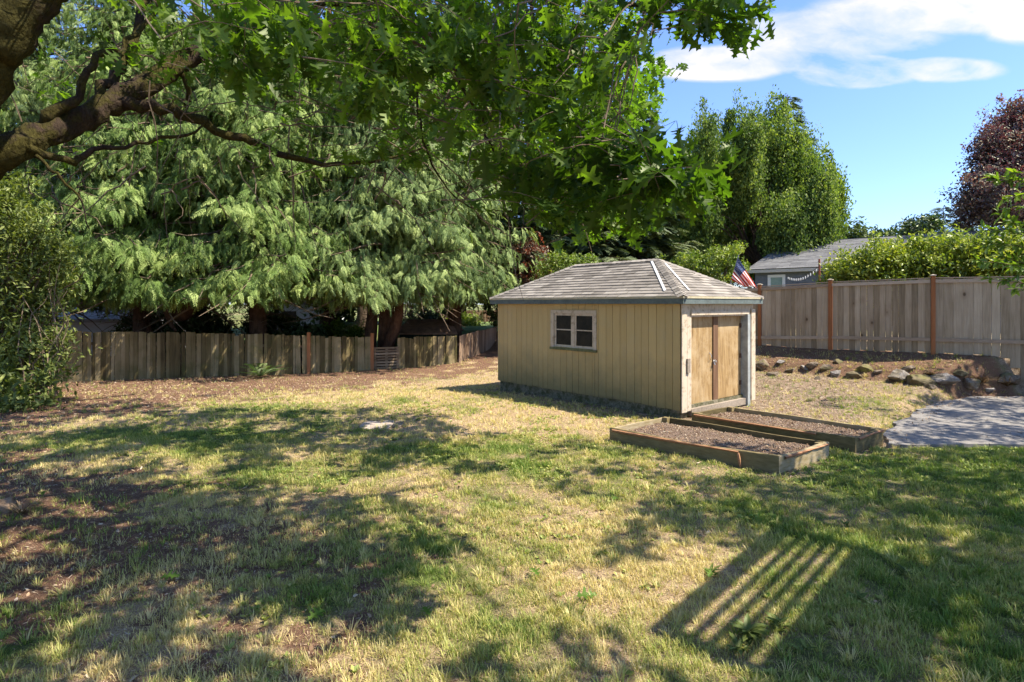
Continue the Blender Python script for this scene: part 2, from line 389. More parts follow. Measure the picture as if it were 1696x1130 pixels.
# ================================================================== GRASS
def blades(n, y0, y1, hgt, wid, seed, segs=2, margin=1.35):
    r = np.random.default_rng(seed)
    y = np.sqrt(r.random(n) * (y1 * y1 - y0 * y0) + y0 * y0); x = (r.random(n) * 2 - 1) * (y * .92 + .6) * (margin if y1 < 8 else 1.12)
    cxn = x + r.normal(size=n) * .02; 
    di, dy, mu_ = masks(x, y); tuft = fbm(x * 1.0 + 5, y, 5.5, 2)
    dens = (1 - di * .9) * (1 - mu_ * .8) * (.5 + 1.1 * smooth(.38, .62, tuft))
    db = (x - F1[0]) * FN[0] + (y - F1[1]) * FN[1]; onb = (db < 1.7) & (x > 5.5); dens = np.where(onb, .35 + .8 * smooth(.45, .6, tuft), dens); dy = np.where(onb, np.maximum(dy, .75), dy)
    keep = r.random(n) < dens
    keep &= (sdist(SHED, x, y) > .12) & (sdist(BED1, x, y) > .05) & (sdist(BED2, x, y) > .05) & (sdist(DRIVE, x, y) > .05)
    dd = (x - F1[0]) * FN[0] + (y - F1[1]) * FN[1]; keep &= dd > .15
    x, y, dy, tuft = x[keep], y[keep], dy[keep], tuft[keep]; n = len(x)
    z = gz(x, y) - .006
    h = hgt * (.45 + .9 * r.random(n)) * (.6 + .8 * smooth(.4, .65, tuft)); az = r.random(n) * 2 * pi; lean = .25 + .9 * r.random(n) ** 1.5
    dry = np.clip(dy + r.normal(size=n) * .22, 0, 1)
    lay = r.random(n) < .30 * dry; lean = np.where(lay, 3.5, lean)
    wv = wid * (.6 + .8 * r.random(n))
    dx, dyv = np.cos(az), np.sin(az); sx, sy = -dyv, dx
    p0 = np.stack([x, y, z], 1); side = np.stack([sx, sy, np.zeros(n)], 1) * wv[:, None] * .5
    nrmz = 1 / np.sqrt(1 + lean ** 2)
    q1 = p0 + np.stack([dx * h * lean * nrmz * .45, dyv * h * lean * nrmz * .45, h * nrmz * .62 + .004], 1)
    q2 = p0 + np.stack([dx * h * lean * nrmz, dyv * h * lean * nrmz, h * nrmz * .95 * np.where(lay, .6, 1) + .003], 1)
    if segs == 2:
        V = np.stack([p0 - side, p0 + side, q1 + side * .8, q1 - side * .8, q2], 1).reshape(-1, 3); k = np.arange(n)[:, None] * 5
        f4 = k + np.array([[0, 1, 2, 3]]); f3 = k + np.array([[3, 2, 4]]); rep = 5; fs = [f4, f3]
    else:
        V = np.stack([p0 - side, p0 + side, q2], 1).reshape(-1, 3); k = np.arange(n)[:, None] * 3; fs = [k + np.array([[0, 1, 2]])]; rep = 3
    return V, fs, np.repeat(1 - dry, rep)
MGR = foliage('grass_blades', (.64, .51, .24), (.39, .38, .105), (.14, .22, .035), transl=.35, gloss=.03, trans_tint=(1.1, 1.2, .6), noise_s=3, grough=.5)
g = Acc()
g.add(*blades(230000, 2.2, 5.0, .043, .0042, 1)); g.add(*blades(250000, 5.0, 9.0, .044, .0065, 2)); g.add(*blades(260000, 9.0, 21.0, .055, .012, 3, 1))
tag(g.build('grass', MGR), 'short patchy lawn grass, part green and part straw dry', 'grass', kind='stuff')
del g
def tufts(n, y0, y1, seed, hg):
    r = np.random.default_rng(seed); y = np.sqrt(r.random(n) * (y1 * y1 - y0 * y0) + y0 * y0); x = (r.random(n) * 2 - 1) * (y * .94 + .6); di, dy, mu_ = masks(x, y)
    kp = (r.random(n) < (1 - .75 * di) * (1 - .7 * mu_)) & (sdist(SHED, x, y) > .05) & (sdist(BED1, x, y) > .04) & (sdist(BED2, x, y) > .04) & (sdist(DRIVE, x, y) > .02); x, y, dy = x[kp], y[kp], dy[kp]; n = len(x)
    sz = hg * r.uniform(.5, 1.3, n); dry = np.clip(dy + .3 * r.normal(size=n), 0, 1); B = 20; q = np.repeat(np.arange(n), B); m = len(q); az = r.uniform(0, 6.283, m); rad = .35 * sz[q] * r.random(m) ** .7
    p = np.stack([x[q] + rad * np.cos(az), y[q] + rad * np.sin(az), gz(x, y)[q] - .006], 1); fw = np.stack([np.cos(az), np.sin(az), r.uniform(.5, 2.6, m)], 1)
    bv = np.array([[0, -.03, 0], [0, .03, 0], [.55, .024, .03], [.55, -.024, .03], [1, 0, -.10]]); return scatter(bv, [np.array([[0, 1, 2, 3]]), np.array([[3, 2, 4]])], p, fw, np.stack([-np.cos(az), -np.sin(az), np.ones(m)], 1), sz[q] * r.uniform(.6, 1.2, m), np.clip(1 - dry[q] + .1 * r.normal(size=m), 0, 1))
T_ = Acc(); T_.add(*tufts(4200, 2.2, 6, 71, .075)); T_.add(*tufts(7000, 6, 15, 72, .085)); tag(T_.build('grass_tufts', MGR), 'longer grass tufts standing up out of the patchy lawn', 'grass', kind='stuff')
# low clover and small weeds filling the greener patches
r = np.random.default_rng(33); n = 16000; y = np.sqrt(r.random(n) * (12 ** 2 - 4.5) + 4.5); x = (r.random(n) * 2 - 1) * (y * .95 + .5); di, dy_, mu_ = masks(x, y); cl = fbm(x + 9, y + 4, 1.6, 3)
kp = (r.random(n) < smooth(.5, .62, cl) * (1 - di) * (1 - mu_)) & (sdist(SHED, x, y) > .1) & (sdist(BED1, x, y) > .05) & (sdist(BED2, x, y) > .05) & (sdist(DRIVE, x, y) > .02); x, y = x[kp], y[kp]; n = len(x); q = np.repeat(np.arange(n), 5); az = r.uniform(0, 6.28, len(q))
fw = np.stack([np.cos(az), np.sin(az), r.uniform(.2, 1.0, len(q))], 1); A_ = Acc(); A_.add(*scatter(np.array([[0, 0, 0], [.55, .3, .06], [1, 0, 0], [.55, -.3, .06]]), [np.array([[0, 1, 2, 3]])], np.stack([x, y, gz(x, y) + .004], 1)[q], fw, np.tile([0, 0, 1.], (len(q), 1)) + .3 * rdir(len(q), r), (.022 + .03 * r.random(n))[q], np.clip(.75 + .2 * r.normal(size=len(q)), 0, 1)))
tag(A_.build('clover', MGR), 'low clover and small weeds mixed into the greener lawn', 'clover', kind='stuff')
# loose litter: straw bits, chips and crumbled leaves
def litter(n, y0, y1, size, seed, fn, aspect):
    r = np.random.default_rng(seed); y = np.sqrt(r.random(n) * (y1 * y1 - y0 * y0) + y0 * y0); x = (r.random(n) * 2 - 1) * (y * .92 + .6) * 1.15
    keep = r.random(n) < fn(x, y); keep &= (sdist(SHED, x, y) > .02) & (sdist(BED1, x, y) > .02) & (sdist(BED2, x, y) > .02)
    x, y = x[keep], y[keep]; n = len(x); dv = sdist(DRIVE, x, y) < 0
    z = np.where(dv, .028, gz(x, y) + .004)
    f = rdir(n, r); f[:, 2] *= .35; nn = rdir(n, r) * .5 + np.array([0, 0, 1.0])
    bv = np.array([[-.5, -.5 * aspect, 0], [.1, -.4 * aspect, .08], [.5, 0, 0], [.05, .5 * aspect, .06], [-.45, .3 * aspect, 0]])
    return scatter(bv, [np.array([[0, 1, 2, 3, 4]])], np.stack([x, y, z + size * .12], 1), f, nn, size * (.5 + r.random(n)), r.random(n))
ML = NB('dry_litter'); t = ML.attr(); MLm = ML.pbr(ML.ramp(t, [(0, (.10, .055, .03)), (.4, (.28, .18, .10)), (.85, (.36, .27, .17)), (1, (.48, .40, .29))]), .9)
def mfun(a, b_, c_):
    def f(x, y):
        di, dy, mu_ = masks(x, y); return np.clip(di * a + mu_ * b_ + dy * c_, 0, 1) * (sdist(DRIVE, x, y) > -.3)
    return f
L = Acc()
L.add(*litter(80000, 2.2, 6.5, .022, 21, mfun(.45, .5, .3), .2)); L.add(*litter(60000, 6.5, 17, .05, 22, mfun(.6, 1.0, .12), .3)); L.add(*litter(5000, 2.2, 9, .032, 23, mfun(.5, .3, .35), .6))
tag(L.build('leaf_litter', MLm), 'scattered straw, twigs and crumbled dry leaves over lawn and soil', 'leaf litter', kind='stuff')
del L

# ================================================================== SHED
def siding_mat():
    b = NB('tan_painted_siding'); t = b.attr(); g = b.noise(1, 6, .65, stretch=(28, 28, 2)); n = b.noise(2.0, 6, .7)
    sepx = b.n('ShaderNodeSeparateXYZ'); b.set(sepx.inputs[0], b.obj()); z = sepx.outputs[2]
    base = b.mix(b.math('MULTIPLY', b.math('ADD', g, b.math('MULTIPLY', t, .6)), .7), (.40, .282, .115), (.52, .385, .175))
    base = b.mix(b.math('MULTIPLY', b.step(n, .5, .8), .35), base, (.44, .37, .25))
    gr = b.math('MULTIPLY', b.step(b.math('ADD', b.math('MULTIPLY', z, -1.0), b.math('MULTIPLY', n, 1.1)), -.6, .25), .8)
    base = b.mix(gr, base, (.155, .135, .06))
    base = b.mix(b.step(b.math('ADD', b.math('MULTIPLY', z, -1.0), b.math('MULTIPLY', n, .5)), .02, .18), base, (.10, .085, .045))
    return b.pbr(base, .8, b.bump(g, .25, .004))
def white_trim_mat():
    b = NB('peeling_white_paint'); g = b.noise(1, 7, .7, stretch=(30, 30, 4)); n = b.noise(9, 6, .7)
    base = b.mix(b.step(n, .5, .64), (.52, .43, .32), (.31, .24, .16)); base = b.mix(b.math('MULTIPLY', b.step(g, .5, .75), .5), base, (.30, .25, .18))
    return b.pbr(base, .75, b.bump(n, .4, .004))
def plain(name, col, var=.25, rough=.8, scale=12, stretch=None, spec=.3):
    b = NB(name); n = b.noise(scale, 6, .65, stretch=stretch); n2 = b.noise(scale * .2, 3)
    lo = tuple(x * (1 - var) for x in col); hi = tuple(min(1, x * (1 + var)) for x in col)
    return b.pbr(b.ramp(b.math('ADD', b.math('MULTIPLY', n, .6), b.math('MULTIPLY', n2, .4)), [(.35, lo), (.65, hi)]), rough, b.bump(n, .25, .004), spec=spec)
M_SID = siding_mat(); M_WT = white_trim_mat()
M_CONC = NB('mossy_concrete'); _n = M_CONC.noise(7, 7, .7); _n2 = M_CONC.noise(30, 5)
M_CONC = M_CONC.pbr(M_CONC.mix(M_CONC.step(_n, .42, .6), M_CONC.ramp(_n2, [(.3, (.10, .09, .06)), (.7, (.24, .21, .14))]), (.06, .06, .022)), .95, M_CONC.bump(_n2, .8, .01))
M_BLUE = plain('blue_grey_fascia_paint', (.10, .125, .118), .3, .75, 18)
M_CREAM = plain('cream_drip_edge', (.42, .37, .24), .2, .6)
M_DARK = plain('dark_interior', (.012, .011, .010), .3, .9)
M_PLY = NB('plywood_door'); _g = M_PLY.noise(1, 7, .7, stretch=(16, 16, 1.6), dist=1.2); _n = M_PLY.noise(2.2, 5, .7)
M_PLY = M_PLY.pbr(M_PLY.mix(M_PLY.math('MULTIPLY', M_PLY.step(_n, .45, .68), .6), M_PLY.ramp(_g, [(.3, (.17, .10, .038)), (.5, (.29, .185, .075)), (.7, (.44, .31, .155))]), (.50, .38, .22)), .7, M_PLY.bump(_g, .3, .003))
M_BRN = wood('brown_stained_plank', [(.06, .032, .018), (.145, .080, .045), (.23, .135, .08)], (20, 20, 2))
M_GREYW = wood('bare_grey_wood', [(.10, .08, .06), (.24, .20, .155), (.42, .36, .29)], (24, 24, 24))
M_METAL = plain('galvanised_metal', (.55, .55, .55), .2, .35); M_METAL.node_tree.nodes['Principled BSDF'].inputs['Metallic'].default_value = .8
M_GLASS = NB('dusty_window_glass'); _n = M_GLASS.noise(5, 5, .7); M_GLASS = M_GLASS.pbr(M_GLASS.ramp(_n, [(.35, (.012, .013, .012)), (.7, (.035, .03, .022))]), .3, spec=.15)

def v3(p2, z): return np.array([p2[0], p2[1], z])
WZ = 2.13                                    # wall top
ON, OP = np.array([-.767, -.641]), np.array([.641, -.767])   # outward normals of long and door walls
shed = thing('garden_shed', (*SN, 0), 'tan plank-sided shed with grey hip roof and plywood double doors', 'shed')
SB = .2
def root_loc(p):
    while p.parent is not None: p = p.parent
    return np.array(p.location)
def sh(acc, name, mat, parent=shed, sm=False):
    """a part whose mesh is written in world coordinates; stored relative to its thing's base"""
    rl = root_loc(parent); acc.v = [v - rl for v in acc.v]
    return acc.build(name, mat, parent, sm)
# foundation
a = Acc(); e = .0
c0, c1, c2, c3 = [SHED[i] for i in range(4)]
i_ = .035
a.add(box(v3(SN + SL * i_ + SP * i_, -.3), v3(SL * (LL - 2 * i_), 0), v3(SP * (WW - 2 * i_), 0), (0, 0, .55)), BOXF)
sh(a, 'foundation', M_CONC)
# long wall boards with an opening for the window
def boards(acc, o2, dr, ln, nrm, z0, z1, holes, seed, wmin=.075, wmax=.155, base_irr=0):
    r = np.random.default_rng(seed); s_ = 0.0
    while s_ < ln - .01:
        wd = min(r.uniform(wmin, wmax), ln - s_)
        if ln - s_ - wd < .03: wd = ln - s_
        segs = [(z0 + (r.uniform(-.012, .012) if base_irr else 0), z1)]
        cut = None
        for (h0, h1, hz0, hz1) in holes:
            if s_ + wd > h0 + .001 and s_ < h1 - .001: cut = (h0, h1, hz0, hz1)
        pcs = [(s_, wd, segs[0][0], z1)]
        if cut:
            h0, h1, hz0, hz1 = cut; pcs = []
            if s_ < h0: pcs.append((s_, h0 - s_, z0, z1))
            if s_ + wd > h1: pcs.append((h1, s_ + wd - h1, z0, z1))
            ms, me_ = max(s_, h0), min(s_ + wd, h1)
            if me_ > ms:
                if hz0 > z0: pcs.append((ms, me_ - ms, z0, hz0))
                if hz1 < z1: pcs.append((ms, me_ - ms, hz1, z1))
        th = .018 + r.uniform(0, .003); tn = r.random()
        for (q, qw, a0, a1) in pcs:
            gap = .004
            acc.add(box(v3(o2 + dr * (q + gap), a0), v3(dr * (qw - 2 * gap), 0), v3(nrm * th, 0), (0, 0, a1 - a0)), BOXF, tn)
        s_ += wd
WIN = (2.03, 3.24, 1.17, 1.92)
a = Acc(); boards(a, SN, SL, LL, ON, SB, WZ, [WIN], 3, .155, .205, base_irr=1)
boards(a, SN + SP * WW, SL, LL, -ON, SB, WZ, [], 5); boards(a, SN + SL * LL, SP, WW, -OP, SB, WZ, [], 6)
# backing sheets: dark in the grooves
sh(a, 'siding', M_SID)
a = Acc(); tt = .05
def panel(acc, o2, dr, q0, q1, nrm, z0, z1, th=tt): acc.add(box(v3(o2 + dr * q0, z0), v3(dr * (q1 - q0), 0), v3(-nrm * th, 0), (0, 0, z1 - z0)), BOXF)
for (q0, q1, z0, z1) in [(0.01, WIN[0], SB, WZ), (WIN[1], LL - .01, SB, WZ), (WIN[0], WIN[1], SB, WIN[2]), (WIN[0], WIN[1], WIN[3], WZ)]: panel(a, SN - ON * .001, SL, q0, q1, ON, z0, z1)
panel(a, SN + SP * WW, SL, .01, LL - .01, -ON, SB, WZ); panel(a, SN + SL * LL, SP, .06, WW - .06, -OP, SB, WZ)
DS0, DS1, DZ0, DZ1 = .27, 2.33, .17, 1.91
for (q0, q1, z0, z1) in [(.06, DS0, SB, WZ), (DS1, WW - .06, SB, WZ), (DS0, DS1, DZ1, WZ)]: panel(a, SN, SP, q0, q1, OP, z0, z1)
sh(a, 'wall_backing', plain('dark_brown_sheathing', (.09, .06, .035), .3))
# door wall: pale boards
a = Acc(); boards(a, SN, SP, WW, OP, SB + .0, WZ, [(DS0, DS1, -1, DZ1)], 9, .10, .17)
sh(a, 'front_siding', M_WT)
# corner boards and door casing
a = Acc()
def bar(acc, o2, dr, q0, q1, nrm, z0, z1, d0, d1, t=.5): acc.add(box(v3(o2 + dr * q0 + nrm * d0, z0), v3(dr * (q1 - q0), 0), v3(nrm * (d1 - d0), 0), (0, 0, z1 - z0)), BOXF, t)
bar(a, SN, SP, -.028, .13, OP, .16, WZ - .02, .024, .046); bar(a, SN, SP, .145, DS0 - .004, OP, .17, 1.86, .024, .040)
bar(a, SN, SP, WW - .13, WW + .03, OP, .12, 2.0, .024, .050)
bar(a, SN, SP, DS0 - .004, DS1 + .02, OP, DZ1 - .012, DZ1 + .055, .024, .052)
# jambs reaching into the recess
bar(a, SN, SP, DS0 - .002, DS0 + .03, OP, DZ0, DZ1 - .014, -.13, .022)
bar(a, SN, SP, DS0 + .031, DS1 - .072, OP, DZ1 - .045, DZ1 - .014, -.12, .018)
sh(a, 'door_casing', M_WT)
a = Acc(); bar(a, SN, SP, DS1 - .07, DS1 + .03, OP, .02, DZ1 - .016, -.10, .07); sh(a, 'door_jamb', plain('shade_grey_jamb', (.27, .29, .28), .35, .8, 8))  # right jamb coloured grey to paint in the shade on its inner face
a = Acc(); bar(a, SN, SP, DS0 + .02, DS1 - .05, OP, .06, .19, -.10, .035); sh(a, 'threshold', M_GREYW)
mid = 1.20
for q0, q1, lab in [(DS0 + .034, mid - .008, 'left'), (mid + .008, DS1 - .075, 'right')]:
    a = Acc(); bar(a, SN, SP, q0, q1, OP, .20, DZ1 - .05, -.105, -.082); dr_ = sh(a, 'door', M_PLY)
    if lab == 'right':
        a = Acc(); bar(a, SN, SP, mid - .02, mid + .15, OP, .205, DZ1 - .055, -.080, -.060); sh(a, 'astragal', M_BRN, dr_)
        a = Acc(); bar(a, SN, SP, q0 + .2, q1 - .05, OP, .195, .25, -.079, -.05); sh(a, 'kick_rail', M_GREYW, dr_)
        a = Acc()
        bar(a, SN, SP, mid - .03, mid + .05, OP, .985, 1.025, -.058, -.050); v, f = tube([v3(SN + SP * (mid - .01) + OP * -.05, 1.0), v3(SN + SP * (mid - .01) + OP * -.01, 1.0)], [.018, .022], 10); a.add(v, f)
        v, f = tube(curve([v3(SN + SP * (mid - .05) + OP * -.03, 1.0), v3(SN + SP * (mid - .055) + OP * -.02, .95), v3(SN + SP * (mid - .03) + OP * -.02, .93), v3(SN + SP * (mid - .01) + OP * -.03, .96)], 8), .006, 6); a.add(v, f)
        sh(a, 'hasp', M_METAL, dr_)
        for hz in (.45, 1.0, 1.62): a = Acc(); bar(a, SN, SP, q1 - .06, q1 + .02, OP, hz, hz + .09, -.080, -.068); sh(a, 'hinge', plain('rusty_hinge', (.10, .05, .03), .4, .7), dr_)
    else:
        a = Acc(); v, f = tube(curve([v3(SN + SP * (q1 - .13) + OP * -.075, 1.0), v3(SN + SP * (q1 - .12) + OP * -.04, 1.06), v3(SN + SP * (q1 - .12) + OP * -.04, 1.12), v3(SN + SP * (q1 - .13) + OP * -.075, 1.17)], 10), .006, 6); a.add(v, f)
        sh(a, 'handle', M_METAL, dr_)
a = Acc(); bar(a, SN, SP, .1, .19, OP, .86, 1.12, .047, .075); sh(a, 'latch_block', M_GREYW)
a = Acc(); panel(a, SN - OP * .0, SP, .3, WW - .3, OP, .1, WZ, .001); 
# window
wf = Acc()
q0, q1, z0, z1 = WIN
for (b0, b1, y0, y1) in [(q0 - .055, q0 + .02, z0 - .03, z1 + .05), (q1 - .02, q1 + .075, z0 - .03, z1 + .05), (q0 + .02, q1 - .02, z1 - .02, z1 + .05)]: bar(wf, SN, SL, b0, b1, ON, y0, y1, .022, .045)
win = sh(wf, 'window', M_WT)
a = Acc(); bar(a, SN, SL, q0 - .07, q1 + .08, ON, z0 - .065, z0 - .015, .0, .075); sh(a, 'sill', plain('mossy_sill', (.13, .13, .06), .5, .9, 15), win)
mq = (q0 + q1) / 2
for (s0, s1) in [(q0 + .022, mq - .03), (mq + .03, q1 - .022)]:
    a = Acc(); fr = .045
    for (b0, b1, y0, y1) in [(s0, s0 + fr, z0, z1 - .022), (s1 - fr, s1, z0, z1 - .022), (s0 + fr, s1 - fr, z0, z0 + fr), (s0 + fr, s1 - fr, z1 - .022 - fr, z1 - .022), (s0 + fr, s1 - fr, (z0 + z1) / 2 - .012, (z0 + z1) / 2 + .012)]: bar(a, SN, SL, b0, b1, ON, y0, y1, -.01, .018)
    sh(a, 'sash', M_WT, win)
    a = Acc(); bar(a, SN, SL, s0 + .01, s1 - .01, ON, z0 + .01, z1 - .03, -.006, -.002); sh(a, 'pane', M_GLASS, win)
a = Acc(); bar(a, SN, SL, mq - .03, mq + .03, ON, z0 - .01, z1 - .02, -.02, .030); sh(a, 'mullion', M_WT, win)
# roof
OV = .15; RZ0, RZ1 = 2.23, 3.04; hin = 1.29 + OV + .0
ec = [SN + OP * OV + ON * OV, SN + SL * LL - OP * OV + ON * OV, SN + SL * LL - OP * OV - ON * OV + SP * WW, SN + OP * OV - ON * OV + SP * WW]
ra = SN + SP * 1.29 + SL * 1.41; rb = SN + SP * 1.29 + SL * (LL - 1.41)
E = [v3(q, RZ0) for q in ec]; RA, RB = v3(ra, RZ1), v3(rb, RZ1)
def shingle_face(acc, p0, p1, t0, t1, seed, exp=.135, tw=.30):
    """courses of tabs on the face p0-p1 (eave) .. t0-t1 (top)"""
    r = np.random.default_rng(seed); p0, p1, t0, t1 = map(np.asarray, (p0, p1, t0, t1))
    u = (p1 - p0) / np.linalg.norm(p1 - p0); Lb = np.linalg.norm(p1 - p0)
    tm = (t0 + t1) / 2; a_ = tm - p0; vdir = a_ - u * (a_ @ u); Hs = np.linalg.norm(vdir); vdir /= Hs; nn = np.cross(u, vdir); nn *= np.sign(nn[2])
    l1, r1 = (t0 - p0) @ u, (t1 - p0) @ u
    k = int(np.ceil(Hs / exp)); ex = Hs / k
    lim = lambda v_: (l1 * v_ / Hs, Lb + (r1 - Lb) * v_ / Hs)
    for i in range(k):
        v0, v1 = i * ex, (i + 1) * ex + .02 * (i < k - 1)
        a0, b0 = lim(v0); a1, b1 = lim(min(v1, Hs)); off = -(i % 2) * tw / 2 - r.uniform(0, .05); s_ = off
        while s_ < max(b0, b1):
            e_ = s_ + tw - .006
            x0, x1 = np.clip([s_, e_], a0, b0); y0, y1 = np.clip([s_, e_], a1, b1)
            if x1 - x0 > .004 or y1 - y0 > .004:
                dz = r.uniform(-.002, .004); tn = r.random()
                q = [p0 + u * x0 + vdir * v0 + nn * (.018 + dz), p0 + u * x1 + vdir * v0 + nn * (.018 + dz), p0 + u * y1 + vdir * min(v1, Hs) + nn * .004, p0 + u * y0 + vdir * min(v1, Hs) + nn * .004]
                q += [p0 + u * x0 + vdir * v0 + nn * .001, p0 + u * x1 + vdir * v0 + nn * .001]
                acc.add(np.array(q), np.array([[0, 1, 2, 3], [4, 5, 1, 0]]), tn)
            s_ += tw
M_SHIN = NB('weathered_asphalt_shingles'); _t = M_SHIN.attr(); _n = M_SHIN.noise(120, 3, .8); _m = M_SHIN.noise(1.6, 5, .7)
_f = M_SHIN.math('ADD', M_SHIN.math('ADD', M_SHIN.math('MULTIPLY', _t, .32), M_SHIN.math('MULTIPLY', _n, .3)), M_SHIN.math('MULTIPLY', _m, .45))
M_SHIN = M_SHIN.pbr(M_SHIN.ramp(_f, [(.25, (.10, .09, .075)), (.5, (.20, .18, .155)), (.8, (.33, .30, .255))]), .95, M_SHIN.bump(_n, .5, .006), spec=.1)
a = Acc()
shingle_face(a, E[0], E[1], RA, RB, 1); shingle_face(a, E[3], E[0], RA, RA, 2); shingle_face(a, E[2], E[3], RB, RA, 3); shingle_face(a, E[1], E[2], RB, RB, 4)
roof = sh(a, 'roof', M_SHIN)
a = Acc(); dn = np.array([0, 0, -.004])
vv = np.array(E + [RA, RB]) + dn; a.add(vv, [np.array([[0, 1, 5, 4], [2, 3, 4, 5]]), np.array([[3, 0, 4], [1, 2, 5]])]); a.add(np.array([q + np.array([0, 0, -.02]) for q in E]), np.array([[0, 1, 2, 3]]))
sh(a, 'roof_deck', plain('roof_deck', (.12, .10, .08)), roof)
a = Acc()
def caps(p, q, seed):
    r = np.random.default_rng(seed); p, q = np.asarray(p), np.asarray(q); d = q - p; ln = np.linalg.norm(d); d /= ln
    s_ = np.cross(d, [0, 0, 1]); s_ /= np.linalg.norm(s_); up = np.cross(s_, d); n = int(ln / .13)
    for i in range(n):
        c_ = p + d * (i * ln / n); e_ = p + d * ((i + 1.25) * ln / n if i < n - 1 else ln); hgt = .024; drop = .035
        a.add(np.array([c_ - s_ * .10 + up * (hgt - drop), c_ + up * (hgt + .014), c_ + s_ * .10 + up * (hgt - drop), e_ - s_ * .10 + up * (hgt - drop - .012), e_ + up * (hgt + .002), e_ + s_ * .10 + up * (hgt - drop - .012)]), np.array([[0, 1, 4, 3], [1, 2, 5, 4]]), r.random())
caps(E[0], RA, 1); caps(E[3], RA, 2); caps(E[1], RB, 3); caps(E[2], RB, 4); caps(RB, RA, 5)
sh(a, 'hip_cap', M_SHIN, roof)
M_WF = plain('white_flashing', (.62, .62, .60), .12, .5)
def strip(acc, p, q, up, w_=.022):
    p, q, up = map(np.asarray, (p, q, up)); d = (q - p) / np.linalg.norm(q - p); s_ = np.cross(d, up); s_ /= np.linalg.norm(s_)
    acc.add(box(p - s_ * w_ + up * .022, q - p, s_ * 2 * w_, up * .008), BOXF)
nL = np.cross(E[1] - E[0], RA - E[0]); nL /= np.linalg.norm(nL); nL *= np.sign(nL[2]); nF = np.cross(E[3] - E[0], RA - E[0]); nF /= np.linalg.norm(nF); nF *= np.sign(nF[2])
a = Acc(); strip(a, E[0] + (E[1] - E[0]) * .055 + (RA - E[0]) * .12, RA + (RB - RA) * .075 - (RA - E[0]) * .04, nL); sh(a, 'flashing', M_WF, roof)
a = Acc(); strip(a, E[0] + (E[3] - E[0]) * .10 + (RA - E[0]) * .13, RA - (RA - E[0]) * .13 + (E[3] - E[0]) * .045, nF); sh(a, 'flashing', M_WF, roof)
# fascia, drip edge
for nm, mt, zz0, zz1, out_ in [('fascia', M_BLUE, RZ0 - .125, RZ0 - .028, 0.0), ('drip_edge', M_CREAM, RZ0 - .026, RZ0 + .012, .012)]:
    a = Acc(); th = .025
    ring_o = [q for q in [SN + (OP + ON) * (OV + out_), SN + SL * LL + (-OP + ON) * (OV + out_), SN + SL * LL + SP * WW - (OP + ON) * (OV + out_), SN + SP * WW + (OP - ON) * (OV + out_)]]
    ring_i = [q for q in [SN + (OP + ON) * (OV + out_ - th), SN + SL * LL + (-OP + ON) * (OV + out_ - th), SN + SL * LL + SP * WW - (OP + ON) * (OV + out_ - th), SN + SP * WW + (OP - ON) * (OV + out_ - th)]]
    V = np.array([v3(q, z) for z in (zz0, zz1) for q in ring_o] + [v3(q, z) for z in (zz0, zz1) for q in ring_i])
    f = []
    for i in range(4):
        j = (i + 1) % 4; f += [[i, j, 4 + j, 4 + i], [8 + j, 8 + i, 12 + i, 12 + j], [i, 8 + i, 8 + j, j], [4 + i, 4 + j, 12 + j, 12 + i]]
    a.add(V, np.array(f)); sh(a, nm, mt, roof)
a = Acc(); V = np.array([v3(q, RZ0 - .12) for q in ring_i] + [v3(q, RZ0 - .12) for q in SHED]); a.add(V, np.array([[i, 4 + i, 4 + (i + 1) % 4, (i + 1) % 4] for i in range(4)])); sh(a, 'soffit', plain('soffit_board', (.25, .21, .14)), roof)

